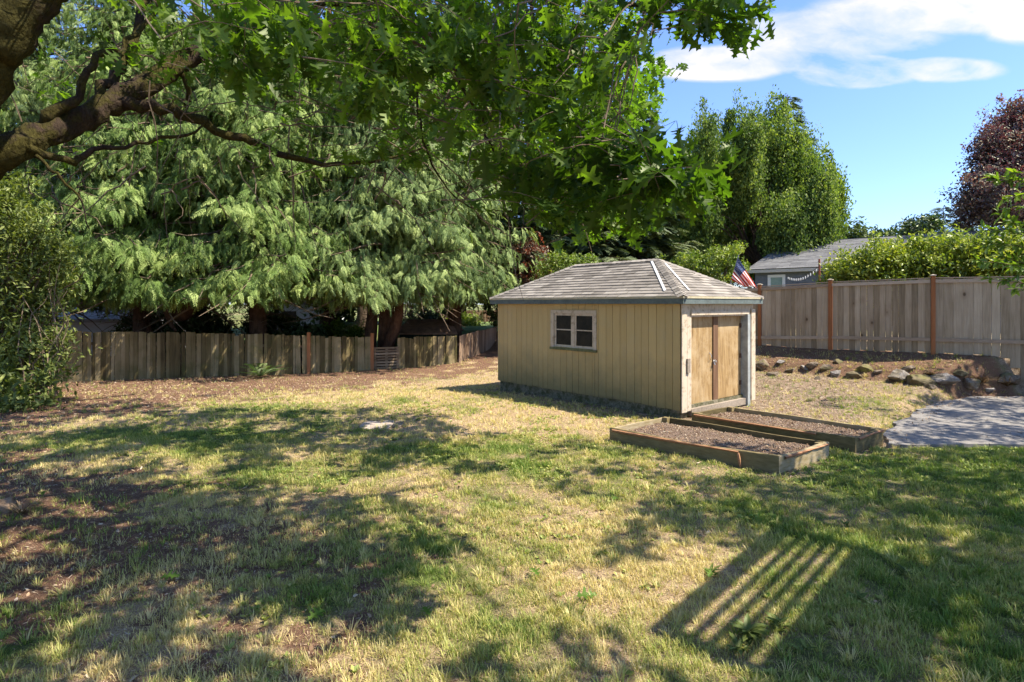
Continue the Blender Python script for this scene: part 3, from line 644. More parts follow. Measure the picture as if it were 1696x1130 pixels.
# ================================================================== RAISED BEDS
M_BED = wood('weathered_bed_plank', [(.055, .042, .018), (.13, .10, .042), (.22, .17, .08), (.34, .28, .18)], (7, 7, 32))
M_BEDTOP = wood('split_cedar_edge', [(.10, .045, .025), (.28, .14, .07), (.45, .30, .18)], (10, 10, 60))
M_SOIL = NB('raised_bed_soil'); _a = M_SOIL.noise(70, 6, .8); _b = M_SOIL.noise(12, 4)
M_SOIL = M_SOIL.pbr(M_SOIL.ramp(M_SOIL.math('ADD', M_SOIL.math('MULTIPLY', _a, .7), M_SOIL.math('MULTIPLY', _b, .3)), [(.33, (.045, .03, .02)), (.5, (.15, .10, .07)), (.64, (.32, .24, .18)), (.74, (.5, .42, .34))]), 1, M_SOIL.bump(_a, 1.0, .03))
def bed(poly, label, seed, zt=.24):
    r = np.random.default_rng(seed); o = thing('raised_bed', (poly[0][0], poly[0][1], 0), label, 'raised bed', 'timber raised garden beds'); ctr = poly.mean(0)
    inn = []
    n = 4
    for i in range(4):
        p = poly[i]; e1 = poly[(i + 1) % 4] - p; e2 = poly[i - 1] - p; e1 = e1 / np.linalg.norm(e1); e2 = e2 / np.linalg.norm(e2); s_ = abs(e1[0] * e2[1] - e1[1] * e2[0]); inn.append(p + (e1 + e2) * (.042 / s_))
    for i in range(4):
        a = Acc(); K = 14; j = (i + 1) % 4; V = []
        for k in range(K + 1):
            t = k / K; po = poly[i] * (1 - t) + poly[j] * t; pi_ = inn[i] * (1 - t) + inn[j] * t
            bow = sin(pi * t) * (.02 if i in (0, 2) else .005); nd = (po - pi_); nd /= np.linalg.norm(nd); po = po + nd * bow; pi_ = pi_ + nd * bow
            zz = zt + .006 * sin(7 * t + i + seed) - .01 * sin(pi * t)
            zb = gz1(*po) - .04
            V += [v3(po, zb), v3(po, zz - .008), v3(po * .85 + pi_ * .15, zz), v3(pi_, zz - .002), v3(pi_, zb)]
        V = np.array(V); f = []
        for k in range(K):
            for m in range(4): f.append([k * 5 + m, (k + 1) * 5 + m, (k + 1) * 5 + m + 1, k * 5 + m + 1])
        f += [[0, 1, 2, 3], [K * 5 + 3, K * 5 + 2, K * 5 + 1, K * 5]]
        f2 = np.array([[0, 3, 4], [K * 5, K * 5 + 4, K * 5 + 3]])
        a.add(V, [np.array(f), f2], r.random()); sh(a, 'plank', M_BED, o)
    # splintered reddish strip along the near top edge, and along the right end
    for i, (t0, t1) in ((0, (.02, .80)), (1, (.1, .97))):
        a = Acc(); V = []; K = 16; nd = poly[i] - inn[i]; e_ = poly[(i + 1) % 4] - poly[i]; nrm = np.array([e_[1], -e_[0]]); nrm /= np.linalg.norm(nrm); nrm *= np.sign(nrm @ (poly[i] - ctr))
        for k in range(K + 1):
            t = t0 + (t1 - t0) * k / K; p = poly[i] + e_ * t + nrm * (sin(pi * t) * (.02 if i == 0 else .005) + .001); hh = .030 + .018 * sin(5 * t + seed) * t
            off = .016 + .012 * r.random(); zz = zt - .012
            V += [v3(p, zz), v3(p + nrm * off, zz - .01), v3(p + nrm * off * .7, zz - hh), v3(p, zz - hh - .012)]
        f = [[k * 4 + m, (k + 1) * 4 + m, (k + 1) * 4 + m + 1, k * 4 + m + 1] for k in range(K) for m in range(3)]
        a.add(np.array(V), np.array(f), .5); sh(a, 'splintered_edge', M_BEDTOP, o)
    if seed == 1:
        p = poly[0] + (poly[1] - poly[0]) * .80; e_ = (poly[1] - poly[0]) / np.linalg.norm(poly[1] - poly[0]); nrm = np.array([e_[1], -e_[0]]); nrm *= np.sign(nrm @ (p - ctr))
        a = Acc(); v, f = tube(curve([v3(p + nrm * .035, zt - .03), v3(p + nrm * .05 + e_ * .02, zt - .12), v3(p + nrm * .045 + e_ * .03, zt - .19), v3(p + nrm * .05 + e_ * .03, .03)], 8), [.012, .02, .022, .02, .018, .014, .01, .004], 5); a.add(v, f); sh(a, 'loose_splinter', M_BEDTOP, o)
    for i in (3, 2, 1, 0):
        cdir = (ctr - inn[i]); e1 = inn[(i + 1) % 4] - inn[i]; e2 = inn[i - 1] - inn[i]; e1 /= np.linalg.norm(e1); e2 /= np.linalg.norm(e2)
        a = Acc(); a.add(box(v3(inn[i] + (e1 + e2) * .002, .0), v3(e1 * .08, 0), v3(e2 * .085, 0), (0, 0, zt + (-.01 if i != 3 else .006))), BOXF, .7); sh(a, 'corner_post', M_BED, o)
    # soil
    N = 70; U_, V_ = np.meshgrid(np.linspace(0.003, .997, N), np.linspace(.003, .997, N // 2)); u, v_ = U_.ravel(), V_.ravel()
    p = (inn[0][None] * ((1 - u) * (1 - v_))[:, None] + inn[1][None] * (u * (1 - v_))[:, None] + inn[2][None] * (u * v_)[:, None] + inn[3][None] * ((1 - u) * v_)[:, None])
    z = zt - .085 + .05 * (fbm(p[:, 0], p[:, 1], 2.2) - .35) + .03 * (fbm(p[:, 0], p[:, 1], 14, 3) - .5)
    idx = np.arange(N * (N // 2)).reshape(N // 2, N); f = np.stack([idx[:-1, :-1], idx[:-1, 1:], idx[1:, 1:], idx[1:, :-1]], -1).reshape(-1, 4)
    o2 = mesh_np('soil', np.column_stack([p, z]) - root_loc(o), f, M_SOIL, o, smoothf=True)
    # clods and chips on the soil
    n = 2600; u, v_ = r.random(n), r.random(n); p = (inn[0][None] * ((1 - u) * (1 - v_))[:, None] + inn[1][None] * (u * (1 - v_))[:, None] + inn[2][None] * (u * v_)[:, None] + inn[3][None] * ((1 - u) * v_)[:, None])
    z = zt - .085 + .05 * (fbm(p[:, 0], p[:, 1], 2.2) - .35) + .03 * (fbm(p[:, 0], p[:, 1], 14, 3) - .5) + .005
    oc = np.array([[1, 0, 0], [-1, 0, 0], [0, 1, 0], [0, -1, 0], [0, 0, .6], [0, 0, -.6]], float) ; fo = np.array([[0, 2, 4], [2, 1, 4], [1, 3, 4], [3, 0, 4], [2, 0, 5], [1, 2, 5], [3, 1, 5], [0, 3, 5]])
    vv_, ff, tt_ = scatter(oc, [fo], np.column_stack([p, z]), rdir(n, r), rdir(n, r), .004 + .014 * r.random(n) ** 2, r.random(n))
    a = Acc(); a.add(vv_, ff, tt_); q = sh(a, 'soil_clods', MLm, o); q['kind'] = 'stuff'
    return o
bed(BED1, 'weathered timber raised bed nearest the camera with splintered long edge', 1)
bed(BED2, 'timber raised bed between the shed doors and the nearer bed', 2, .235)
# ================================================================== RIGHT FENCE
M_FEN = wood('grey_cedar_fence_board', [(.155, .118, .073), (.265, .206, .132), (.375, .30, .205), (.475, .395, .28)], (26, 26, 1.6), knots=True, tint_amt=.42)
M_RAIL = wood('pale_fence_rail', [(.22, .165, .11), (.36, .28, .20), (.48, .40, .30)], (9, 9, 40))
M_POST = wood('orange_treated_post', [(.17, .065, .025), (.29, .115, .045), (.38, .17, .075)], (22, 22, 1.5))
M_CAP = plain('grey_post_cap', (.30, .26, .20), .3)
FD = np.array([.716, -.698])
def FT(t):                                    # fence top height along the line, t measured from F1
    return float(np.interp(t, [-8, -1.3, 0, 2.28, 4.1, 8], [2.58, 2.62, 2.70, 2.74, 2.73, 2.73]))
FD2 = np.array([.86, -.510]); FN2 = np.array([-.510, -.86])
def FSEG(t):
    return (F1 + FD * t, FD, FN) if t < 2.28 else (F1 + FD * 2.28 + FD2 * (t - 2.28), FD2, FN2)
rf = thing('board_fence', (*F1, .85), 'tall grey board fence with orange posts on the bank at right', 'fence')
posts_t = [-6.65, -4.25, -1.9, 0.0, 2.28, 4.75, 7.1]
for k in range(len(posts_t) - 1):
    t0, t1 = posts_t[k] + .045, posts_t[k + 1] - .045; r = np.random.default_rng(50 + k); a = Acc(); s_ = t0
    while s_ < t1 - .02:
        wd = min(r.uniform(.125, .150) * (1.3 if s_ > 2.2 else 1), t1 - s_); p, fd, fn = FSEG(s_); zb = gz1(*p); zt_ = FT(s_ + .07) - .012 + r.uniform(-.006, .006)
        g0 = r.choice([.001, .003, .006]); off = r.uniform(-.003, .003)
        a.add(box(v3(p + fd * g0 + fn * (.0 + off), zb - .05 + r.uniform(0, .07)), v3(fd * (wd - 2 * g0), 0), v3(fn * .017, 0), (0, 0, zt_ - zb + .0)), BOXF, r.random())
        s_ += wd
    sh(a, 'board_panel', M_FEN, rf)
    for fz, nm in ((-.115, 'rail'), (-1.555, 'rail')):
        (pa, fd, fn), pb = FSEG(t0), FSEG(t1)[0]; za, zb_ = FT(t0) + fz, FT(t1) + fz
        a = Acc(); FN_ = fn; o_ = fn * .0225; a.add(np.array([v3(pa + o_, za), v3(pb + o_, zb_), v3(pb + o_ + FN_ * .035, zb_), v3(pa + o_ + FN_ * .035, za), v3(pa + o_, za + .085), v3(pb + o_, zb_ + .085), v3(pb + o_ + FN_ * .035, zb_ + .085), v3(pa + o_ + FN_ * .035, za + .085)]), BOXF, r.random()); sh(a, nm, M_RAIL, rf)
    a = Acc(); za, zb_ = FT(t0), FT(t1); o_ = fn * -.012
    a.add(np.array([v3(pa + o_, za - .004), v3(pb + o_, zb_ - .004), v3(pb + o_ + fn * .05, zb_ - .004), v3(pa + o_ + fn * .05, za - .004), v3(pa + o_, za + .02), v3(pb + o_, zb_ + .02), v3(pb + o_ + fn * .05, zb_ + .02), v3(pa + o_ + fn * .05, za + .02)]), BOXF, .5); sh(a, 'top_rail', M_RAIL, rf)
for t in posts_t:
    p, fd, fn = FSEG(t); zb = gz1(*p) - .1; zt_ = FT(t) + .055; a = Acc()
    a.add(box(v3(p - fd * .043 - fn * .02, zb), v3(fd * .086, 0), v3(fn * .088, 0), (0, 0, zt_ - zb)), BOXF, .5); q = sh(a, 'post', M_POST, rf)
    a = Acc(); c_ = p + fn * .024; R_ = .066
    V = [v3(c_ + fd * x * R_ + fn * y * R_, zt_ + z) for z in (.002, .022) for x, y in ((-1, -1), (1, -1), (1, 1), (-1, 1))] + [v3(c_, zt_ + .045)]
    a.add(np.array(V), [np.array([[0, 3, 2, 1], [0, 1, 5, 4], [1, 2, 6, 5], [2, 3, 7, 6], [3, 0, 4, 7]]), np.array([[4, 5, 8], [5, 6, 8], [6, 7, 8], [7, 4, 8]])]); sh(a, 'post_cap', M_CAP, q)

# ================================================================== LEFT FENCE
M_PK = wood('mossy_old_picket', [(.06, .044, .018), (.13, .10, .042), (.21, .163, .078), (.30, .24, .13)], (24, 24, 1.6), dirt=((.075, .085, .02), .5, .75), tint_amt=.65)
M_PKR = wood('brown_old_picket', [(.08, .05, .03), (.16, .105, .065), (.25, .175, .115)], (24, 24, 1.6), tint_amt=.6)
M_OLDR = wood('old_rail', [(.08, .055, .03), (.18, .13, .08)], (8, 8, 30))
def GP(px, py, z): return G(px, py, z)[:2]
fl = [GP(-220, 640, -.1), GP(95, 633, -.1), GP(300, 627, -.1), GP(500, 620, -.1), GP(614, 614, -.1)]
fr_ = [GP(658, 611, -.1), GP(757, 606, -.1)]; fr2 = [GP(759, 606, -.1), GP(822, 591, -.1)]
def zpx(py, d): return CH + (HY - py) / F * d
def picket_fence(path, tops, name, label, mat, seed, lean=0.0, post_cols=()):
    r = np.random.default_rng(seed); path = [np.asarray(p) for p in path]; o = thing(name, (path[0][0], path[0][1], -.1), label, 'fence')
    pos = 0
    for k in range(len(path) - 1):
        p, q = path[k], path[k + 1]; d = q - p; L_ = np.linalg.norm(d); d = d / L_; nn = np.array([d[1], -d[0]]); nn = nn if nn @ (-p) > 0 else -nn
        a = Acc(); s_ = 0.01
        while s_ < L_ - .03:
            wd = min(r.uniform(.075, .15), L_ - s_); gp = r.choice([.002, .004, .012, .02], p=[.5, .3, .15, .05]); b0 = p + d * s_; zt_ = tops[k] + (tops[k + 1] - tops[k]) * s_ / L_ + r.normal() * .012
            zb = gz1(*b0) - .06 + .05 * r.random(); ln_ = r.normal() * .012 + lean
            if r.random() < .04: zt_ -= .05
            dep = r.uniform(-.006, .006); B0 = v3(b0 + nn * dep, zb); dz = zt_ - zb
            a.add(box(B0, v3(d * (wd - gp), 0), v3(nn * .016, 0), v3(d * ln_ * dz, dz)), BOXF, r.random())
            s_ += wd
        sh(a, 'pickets', mat, o)
        for zz in (.25, .82):
            z0_, z1_ = tops[k] - 1.2 + zz, tops[k + 1] - 1.2 + zz; a = Acc(); o_ = -nn * .05
            a.add(np.array([v3(p + o_, z0_), v3(q + o_, z1_), v3(q + o_ + nn * .035, z1_), v3(p + o_ + nn * .035, z0_), v3(p + o_, z0_ + .08), v3(q + o_, z1_ + .08), v3(q + o_ + nn * .035, z1_ + .08), v3(p + o_ + nn * .035, z0_ + .08)]), BOXF, r.random()); sh(a, 'rail', M_OLDR, o)
    return o
tops = [1.40, zpx(549, 16.0), zpx(551, 16.8), zpx(556, 17.8), zpx(559, 18.8)]
lf = picket_fence(fl, tops, 'picket_fence', 'long low mossy plank fence below the cedars at left', M_PK, 3)
for px_, tp, d_ in ((512, 551, 17.9), (617, 552, 18.8)):
    b0 = P(px_, 600, d_)[:2]; a = Acc(); a.add(box(v3(b0 - [.06, .03], -.2), (.1, .02, 0), (-.02, .1, 0), (0, 0, zpx(tp, d_) + .2)), BOXF, .8); sh(a, 'post', M_POST, lf)
picket_fence(fr_, [zpx(560, 19.2), zpx(556, 20.2)], 'picket_fence', 'short mossy plank fence right of the slatted gate', M_PK, 7)
picket_fence(fr2, [zpx(556, 20.2), zpx(542, 23.4)], 'picket_fence', 'leaning brown plank fence running back to the shed corner', M_PKR, 9, lean=.05)
# slatted gate (pallet-like)
gp0, gp1 = GP(619, 613, -.1), GP(661, 611, -.1); gate = thing('slatted_gate', (gp0[0], gp0[1], -.1), 'low gate of horizontal slats between the plank fences', 'gate')
d = (gp1 - gp0); GLn = np.linalg.norm(d); d /= GLn; nn = np.array([d[1], -d[0]]); zb = -.08; zt_ = zpx(575, 18.8)
M_GATE = wood('pale_gate_slat', [(.14, .10, .06), (.24, .18, .11), (.34, .26, .17)], (8, 8, 30))
n = 8
for i in range(n):
    a = Acc(); h_ = (zt_ - zb) / n; a.add(box(v3(gp0 + nn * .02, zb + i * h_ + .008), v3(d * GLn, 0), v3(nn * .018, 0), (0, 0, h_ * .66)), BOXF, RNG.random()); sh(a, 'slat', M_GATE, gate)
for t in (.01, .46, .9):
    a = Acc(); a.add(box(v3(gp0 + d * GLn * t - nn * .03, zb - .04), v3(d * .07, 0), v3(nn * .045, 0), (0, 0, zt_ - zb)), BOXF, .4); sh(a, 'upright', M_GATE, gate)

# ================================================================== ROCKS
def rock_mesh(r, flat=.7, sub=2):
    import bmesh
    bm = bmesh.new(); n = r.integers(11, 16); p = rdir(n, r) * r.uniform(.8, 1.08, size=(n, 1)); p[:, 2] *= .9
    for q in p: bm.verts.new(q)
    h = bmesh.ops.convex_hull(bm, input=bm.verts[:]); bmesh.ops.delete(bm, geom=list({g_ for g_ in h['geom_interior'] + h['geom_unused'] if isinstance(g_, bmesh.types.BMVert)}), context='VERTS')
    bmesh.ops.bevel(bm, geom=bm.edges[:], offset=.05, segments=1, affect='EDGES'); bmesh.ops.triangulate(bm, faces=bm.faces[:])
    for _ in range(sub): bmesh.ops.subdivide_edges(bm, edges=bm.edges[:], cuts=1); bmesh.ops.triangulate(bm, faces=bm.faces[:])
    v = np.array([x.co[:] for x in bm.verts]); bm.verts.index_update(); f = np.array([[x.index for x in q.verts] for q in bm.faces]); bm.free()
    off = r.uniform(0, 50); nn = fbm(v[:, 0] + off, v[:, 1] + v[:, 2] * 1.3, 3.0) - .5; n2 = fbm(v[:, 2] + off, v[:, 0] - v[:, 1], 9.0, 2) - .5
    v = v * (1 + .22 * nn + .10 * n2)[:, None]; v[:, 2] *= flat; v[:, 0] *= r.uniform(.9, 1.25)
    return v, f
def rockmat(name, c0, c1, moss=None):
    b = NB(name); n = b.noise(9, 8, .75); n2 = b.noise(3, 4); c_ = b.ramp(n, [(.32, c0), (.68, c1)])
    if moss: c_ = b.mix(b.math('MULTIPLY', b.step(n2, .5, .62), .75), c_, moss)
    return b.pbr(c_, .95, b.bump(n, .9, .03), spec=.15)
M_ROCK = rockmat('grey_brown_rock', (.08, .06, .042), (.28, .225, .165), (.13, .115, .045)); M_ROCK2 = rockmat('pale_rock', (.13, .115, .10), (.36, .33, .29), (.16, .13, .08)); M_ROCKM = rockmat('mossy_rock', (.07, .06, .03), (.21, .17, .10), (.15, .14, .045))
rocks = [  # px, py(base), width px, label
 (1262, 606, 34, 0, 'low brown rock partly buried beside the shed'), (1281, 622, 26, 0, 'squat rock near the shed at the left end of the rock row'), (1293, 601, 20, 1, 'small pale angular rock at the top left of the bank'),
 (1311, 614, 22, 0, 'small rock half covered by dry grass near the bank left end'), (1330, 611, 18, 1, 'small grey rock between two low rocks on the bank'), (1345, 606, 26, 0, 'upright dark rock under the first fence panel'),
 (1368, 612, 26, 0, 'flat rock with a dark underside left of the fence post'), (1388, 622, 28, 1, 'grey rock below the orange fence post'), (1389, 600, 20, 0, 'small rock tucked up under the fence post'),
 (1413, 625, 32, 2, 'rounded mossy rock at the foot of the bank'), (1432, 612, 28, 2, 'mossy rock set back on the bank'), (1455, 618, 20, 0, 'small brown rock between larger bank rocks'),
 (1487, 627, 50, 1, 'large pale grey block in the middle of the rock row'), (1505, 612, 26, 0, 'dark rock leaning behind the large pale block'), (1525, 634, 54, 2, 'big mossy boulder with a brown flat face'),
 (1562, 634, 46, 1, 'large slanted pale slab right of the mossy boulder'), (1590, 620, 30, 2, 'mossy rock behind the slanted slab'), (1540, 642, 22, 0, 'small rock at the foot of the mossy boulder'),
 (1606, 638, 40, 0, 'dark rock beside the dead grass clump'), (1638, 646, 20, 1, 'small white stone at the driveway edge'), (1668, 632, 44, 0, 'dark rock below the rightmost dead clump'), (1355, 628, 16, 0, 'small stone lying below the rock row')]
for i, (px_, py_, wp, mt, lab) in enumerate(rocks):
    r = np.random.default_rng(100 + i)
    # walk the view ray down to the ground
    ds = np.linspace(9.5, 17, 400); Z = zpx(py_, ds); gzv = gz((px_ - CX) / F * ds, ds); hit = np.argmax(Z < gzv) if (Z < gzv).any() else 300
    d_ = ds[hit]; c_ = P(px_, py_, d_); R_ = wp * d_ / F * .46; v, f = rock_mesh(r, r.uniform(.6, .85)); ang = r.uniform(0, 6.28)
    if i in (12, 15): v[:, 2] *= 1.1
    rot = np.array([[cos(ang), -sin(ang), 0], [sin(ang), cos(ang), 0], [0, 0, 1]]); v = v @ rot.T * R_
    o = mesh_np('rock', v, f, [M_ROCK, M_ROCK2, M_ROCKM][mt]); o.location = (c_[0], c_[1], c_[2] + R_ * .12); tag(o, lab, 'rock', 'rocks along the foot of the bank')
# fire pit stones in the lawn
M_PALE = rockmat('pale_concrete_chunk', (.24, .19, .15), (.48, .41, .34))
for i, (x0, x1, y0, y1, mt, lab) in enumerate([(596, 630, 703, 715, 0, 'pale flat stone at the left end of the lawn stones'), (628, 650, 702, 716, 0, 'pale square stone in the middle of the lawn stones'), (650, 668, 703, 713, 1, 'brownish stone at the right end of the lawn stones')]):
    r = np.random.default_rng(i); A0 = G(x0, y1, 0); A1 = G(x1, y1, 0); B1 = G(x1 - 3, y0, 0); B0 = G(x0 + 6, y0, 0); ctr = (A0 + A1 + B0 + B1) / 4
    n = 14; ang = np.linspace(0, 2 * pi, n, endpoint=False); hx, hy = (A1[0] - A0[0]) / 2, (B0[1] - A0[1]) / 2
    e = 3.2; cx_, sy_ = np.cos(ang), np.sin(ang); rr = (np.abs(cx_) ** e + np.abs(sy_) ** e) ** (-1 / e) * (1 + .035 * r.normal(size=n)); zg = gz1(ctr[0], ctr[1]); tx, ty = .02 * r.normal(), .03
    ring = np.column_stack([cx_ * rr * hx * .96, sy_ * rr * hy * .9]); V = [np.column_stack([ring * 1.02, np.full(n, -.03)]), np.column_stack([ring, .024 + ring @ [tx, ty]]), np.column_stack([ring * .93, .032 + ring @ [tx, ty] + r.normal(size=n) * .0015]), np.array([[0, 0, .034]])]
    V = np.concatenate(V); j = np.arange(n); j2 = (j + 1) % n
    o = mesh_np('lawn_stone', V, [np.concatenate([np.stack([j, j2, j2 + n, j + n], 1), np.stack([j + n, j2 + n, j2 + 2 * n, j + 2 * n], 1)]), np.stack([j + 2 * n, j2 + 2 * n, np.full(n, 3 * n)], 1)], [M_PALE, M_ROCK][mt]); o.location = (ctr[0], ctr[1], zg)
    tag(o, lab, 'stone', 'flat stones set in the lawn')
# stone / stump at far left
r = np.random.default_rng(77); v, f = rock_mesh(r, .8); c_ = G(2, 850, 0); o = mesh_np('rock', v * .2, f, rockmat('brown_rock', (.14, .09, .055), (.36, .26, .17))); o.location = (c_[0] + .0, c_[1], .04); tag(o, 'rounded brown rock at the far left edge of the yard', 'rock')

# ================================================================== HOUSE BEHIND THE RIGHT FENCE
M_HS = NB('slate_blue_lap_siding'); _n = M_HS.noise(6, 4); M_HS = M_HS.pbr(M_HS.ramp(_n, [(.3, (.12, .135, .155)), (.7, (.165, .18, .205))]), .7)
M_HR = NB('grey_house_shingles'); _t = M_HR.attr(); _n = M_HR.noise(30, 4, .7); M_HR = M_HR.pbr(M_HR.ramp(M_HR.math('ADD', M_HR.math('MULTIPLY', _t, .5), M_HR.math('MULTIPLY', _n, .5)), [(.3, (.12, .12, .12)), (.7, (.20, .20, .195))]), .95, M_HR.bump(_n, .3, .01))
M_WHITE = plain('white_trim_paint', (.72, .72, .70), .08, .5)
hd = np.array([.77, -.63]); hb = np.array([.63, .77]); E0 = np.array([12.35, 29.9])
house = thing('neighbour_house', (E0[0], E0[1], .9), 'slate blue house with grey shingle roof beyond the board fence', 'house')
w0 = E0 + hd * .35 + hb * .35; HL, HW = 11.0, 8.4; a = Acc(); z = .6
while z < 3.72:                              # lap siding
    a.add(box(v3(w0 - hb * .0, z), v3(hd * HL, 0), v3(-hb * .02, 0), (0, 0, .19)), BOXF, RNG.random()); a.add(box(v3(w0 - hb * .012, z + .0), v3(hd * HL, 0), v3(-hb * .02, 0), (0, 0, .06)), BOXF)
    z += .2
a.add(box(v3(w0 + hb * .01, .5), v3(hd * HL, 0), v3(hb * HW, 0), (0, 0, 3.3)), BOXF); sh(a, 'wall', M_HS, house)
HE, HR_ = 3.92, 5.62; e0, e1 = E0, E0 + hd * (HL + .7); r0, r1 = E0 + hb * 4.5 + hd * .75, E0 + hb * 4.5 + hd * (HL - .0); k0, k1 = E0 + hb * 9, E0 + hb * 9 + hd * (HL + .7)
a = Acc(); shingle_face(a, v3(e0, HE), v3(e1, HE), v3(r0, HR_), v3(r1, HR_), 31, exp=.16, tw=.5)
a.add(np.array([v3(e0, HE), v3(k0, HE), v3(r0, HR_), v3(e1, HE), v3(k1, HE), v3(r1, HR_)]), [np.array([[0, 2, 1], [3, 4, 5]]), np.array([[1, 2, 5, 4], [0, 3, 5, 2]])]); hr = sh(a, 'roof', M_HR, house)
a = Acc(); a.add(box(v3(e0, HE - .19), v3(e1 - e0, 0), v3(hb * .06, 0), (0, 0, .16)), BOXF); sh(a, 'eave_board', plain('pale_gutter', (.50, .46, .38), .1, .6), hr)
a = Acc(); a.add(box(v3(r0, HR_ - .03), v3(r1 - r0, 0), v3(hb * .12, 0), (0, 0, .07)), BOXF); sh(a, 'ridge_cap', plain('dark_ridge', (.10, .10, .10)), hr)
# window at px 1272..1300
def hpos(px_):
    u = (px_ - CX) / F; t = (u * w0[1] - w0[0]) / (hd[0] - u * hd[1]); return t
t0, t1 = hpos(1272), hpos(1301); a = Acc(); zw0, zw1 = 2.7, 3.62
for (q0, q1, z0_, z1_) in [(t0, t0 + .14, zw0, zw1), (t1 - .14, t1, zw0, zw1), (t0 + .14, t1 - .14, zw1 - .14, zw1), (t0 + .14, t1 - .14, zw0, zw0 + .12)]: bar(a, w0, hd, q0, q1, -hb, z0_, z1_, .034, .07)
hw_ = sh(a, 'window', M_WHITE, house); a = Acc(); bar(a, w0, hd, t0 + .12, t1 - .12, -hb, zw0 + .1, zw1 - .1, .033, .045); sh(a, 'pane', plain('pale_green_blind', (.22, .30, .26), .15, .25), hw_)
# red pole and string lights
c_ = P(1357.5, 475, 19.0); a = Acc(); v, f = tube([(c_[0], c_[1], .85), (c_[0] - .01, c_[1], zpx(429, 19))], .032, 8); a.add(v - np.array([c_[0], c_[1], .85]), f); o = a.build('metal_pole', plain('red_rust_pole', (.30, .09, .045), .2, .6)); o.location = (c_[0], c_[1], .85); tag(o, 'thin rusty red pole standing in front of the blue house', 'pole')
A0, A1 = P(1304, 458, 28.3), P(1357, 441, 19.0); q = np.array([A0 * (1 - t) + A1 * t + np.array([0, 0, -.22 * sin(pi * t)]) for t in np.linspace(0, 1, 30)])
sl_ = thing('string_lights', tuple(A1), 'string of small white bulbs hung from the pole to the house', 'string lights'); a = Acc(); v, f = tube(q, .012, 4); a.add(v, f); sh(a, 'cord', M_DARK, sl_)
for p in q[1:-1:2]:
    a = Acc(); v, f = tube([p + [0, 0, -.01], p + [0, 0, -.06], p + [0, 0, -.10], p + [0, 0, -.13]], [.012, .022, .02, .006], 6); a.add(v, f); sh(a, 'bulb', M_WHITE, sl_)

# ================================================================== FLAG
D_ = 17.9; fb = P(1206, 482, D_); ft = P(1223, 424, D_); flag = thing('flag', (fb[0], fb[1], .9), 'american flag drooping from a thin slanted pole behind the shed', 'flag')
a = Acc(); dv = ft - fb; v, f = tube([fb - dv * 1.2, ft + dv * .03], .014, 8); a.add(v, f); sh(a, 'pole', plain('grey_pole', (.3, .3, .3), .2, .4), flag)
NU, NV = 60, 39                              # u along fly, v along hoist
def flagpt(u, v_):
    # hoist runs down the pole; the fly hangs under gravity towards lower right, gathered in folds
    top = np.array([1222.5, 427.0]); hoist = np.array([1210.5, 463.0]); tail_t = np.array([1254.0, 476.0]); tail_b = np.array([1226.0, 474.0])
    a_ = top * (1 - v_) + hoist * v_; b_ = tail_t * (1 - v_) + tail_b * v_; p = a_ * (1 - u) + b_ * u; return p
V = []; fold = lambda u, v_: .16 * (u ** .7) * sin(13 * v_ + 2.2 * u) + .06 * sin(5 * u + 3 * v_) * u
for i in range(NV + 1):
    for j in range(NU + 1):
        u, v_ = j / NU, i / NV; p2 = flagpt(u, v_); V.append(P(p2[0], p2[1] + 1.5 * sin(9 * v_ + 2) * u, D_ - .06 + fold(u, v_)))
V = np.array(V); 
def clothmat(n, c1):
    b = NB(n); d_ = b.n('ShaderNodeBsdfDiffuse'); d_.inputs[0].default_value = (*c1, 1); t_ = b.n('ShaderNodeBsdfTranslucent'); t_.inputs[0].default_value = (*c1, 1); m_ = b.n('ShaderNodeMixShader'); m_.inputs[0].default_value = .45
    b.t.links.new(d_.outputs[0], m_.inputs[1]); b.t.links.new(t_.outputs[0], m_.inputs[2]); b.t.links.new(m_.outputs[0], b.out.inputs[0]); return b.m
MW, MR, MB_ = clothmat('flag_white', (.78, .72, .70)), clothmat('flag_red', (.55, .06, .045)), clothmat('flag_blue', (.05, .075, .17))
fo, mi = [], []
for i in range(NV):
    for j in range(NU):
        k = i * (NU + 1) + j; fo.append([k, k + 1, k + NU + 2, k + NU + 1]); st = i // 3
        mi.append(2 if (st < 7 and j < NU * .4) else (1 if st % 2 == 0 else 0))
o = mesh_np('cloth', V - root_loc(flag), np.array(fo), MW, flag, smoothf=True); o.data.materials.append(MR); o.data.materials.append(MB_); o.data.polygons.foreach_set('material_index', np.array(mi, np.int32))
a = Acc()                                    # stars
for i in range(9):
    for j in range(6 if i % 2 == 0 else 5):
        u = .4 * ((j + (.5 if i % 2 == 0 else 1.0)) / 6); v_ = (i + .7) / 10 * 7 / 13; ii, jj = int(v_ * NV), int(u * NU); k = ii * (NU + 1) + jj; c_ = V[k]; e1 = V[k + 1] - c_; e2 = V[k + NU + 1] - c_; e1 = e1 / np.linalg.norm(e1); n_ = np.cross(e1, e2); n_ /= np.linalg.norm(n_); e2 = np.cross(n_, e1)
        for sgn in (1, -1):
            ang = np.arange(10) * pi / 5 + pi / 2; rr = np.where(np.arange(10) % 2 == 0, .011, .0045); a.add(np.concatenate([c_ + n_ * sgn * .004 + rr[:, None] * (np.cos(ang)[:, None] * e1 + np.sin(ang)[:, None] * e2), [c_ + n_ * sgn * .004]]), np.array([[q_, (q_ + 1) % 10, 10] for q_ in range(10)]))
s_ = sh(a, 'stars', MW, flag)

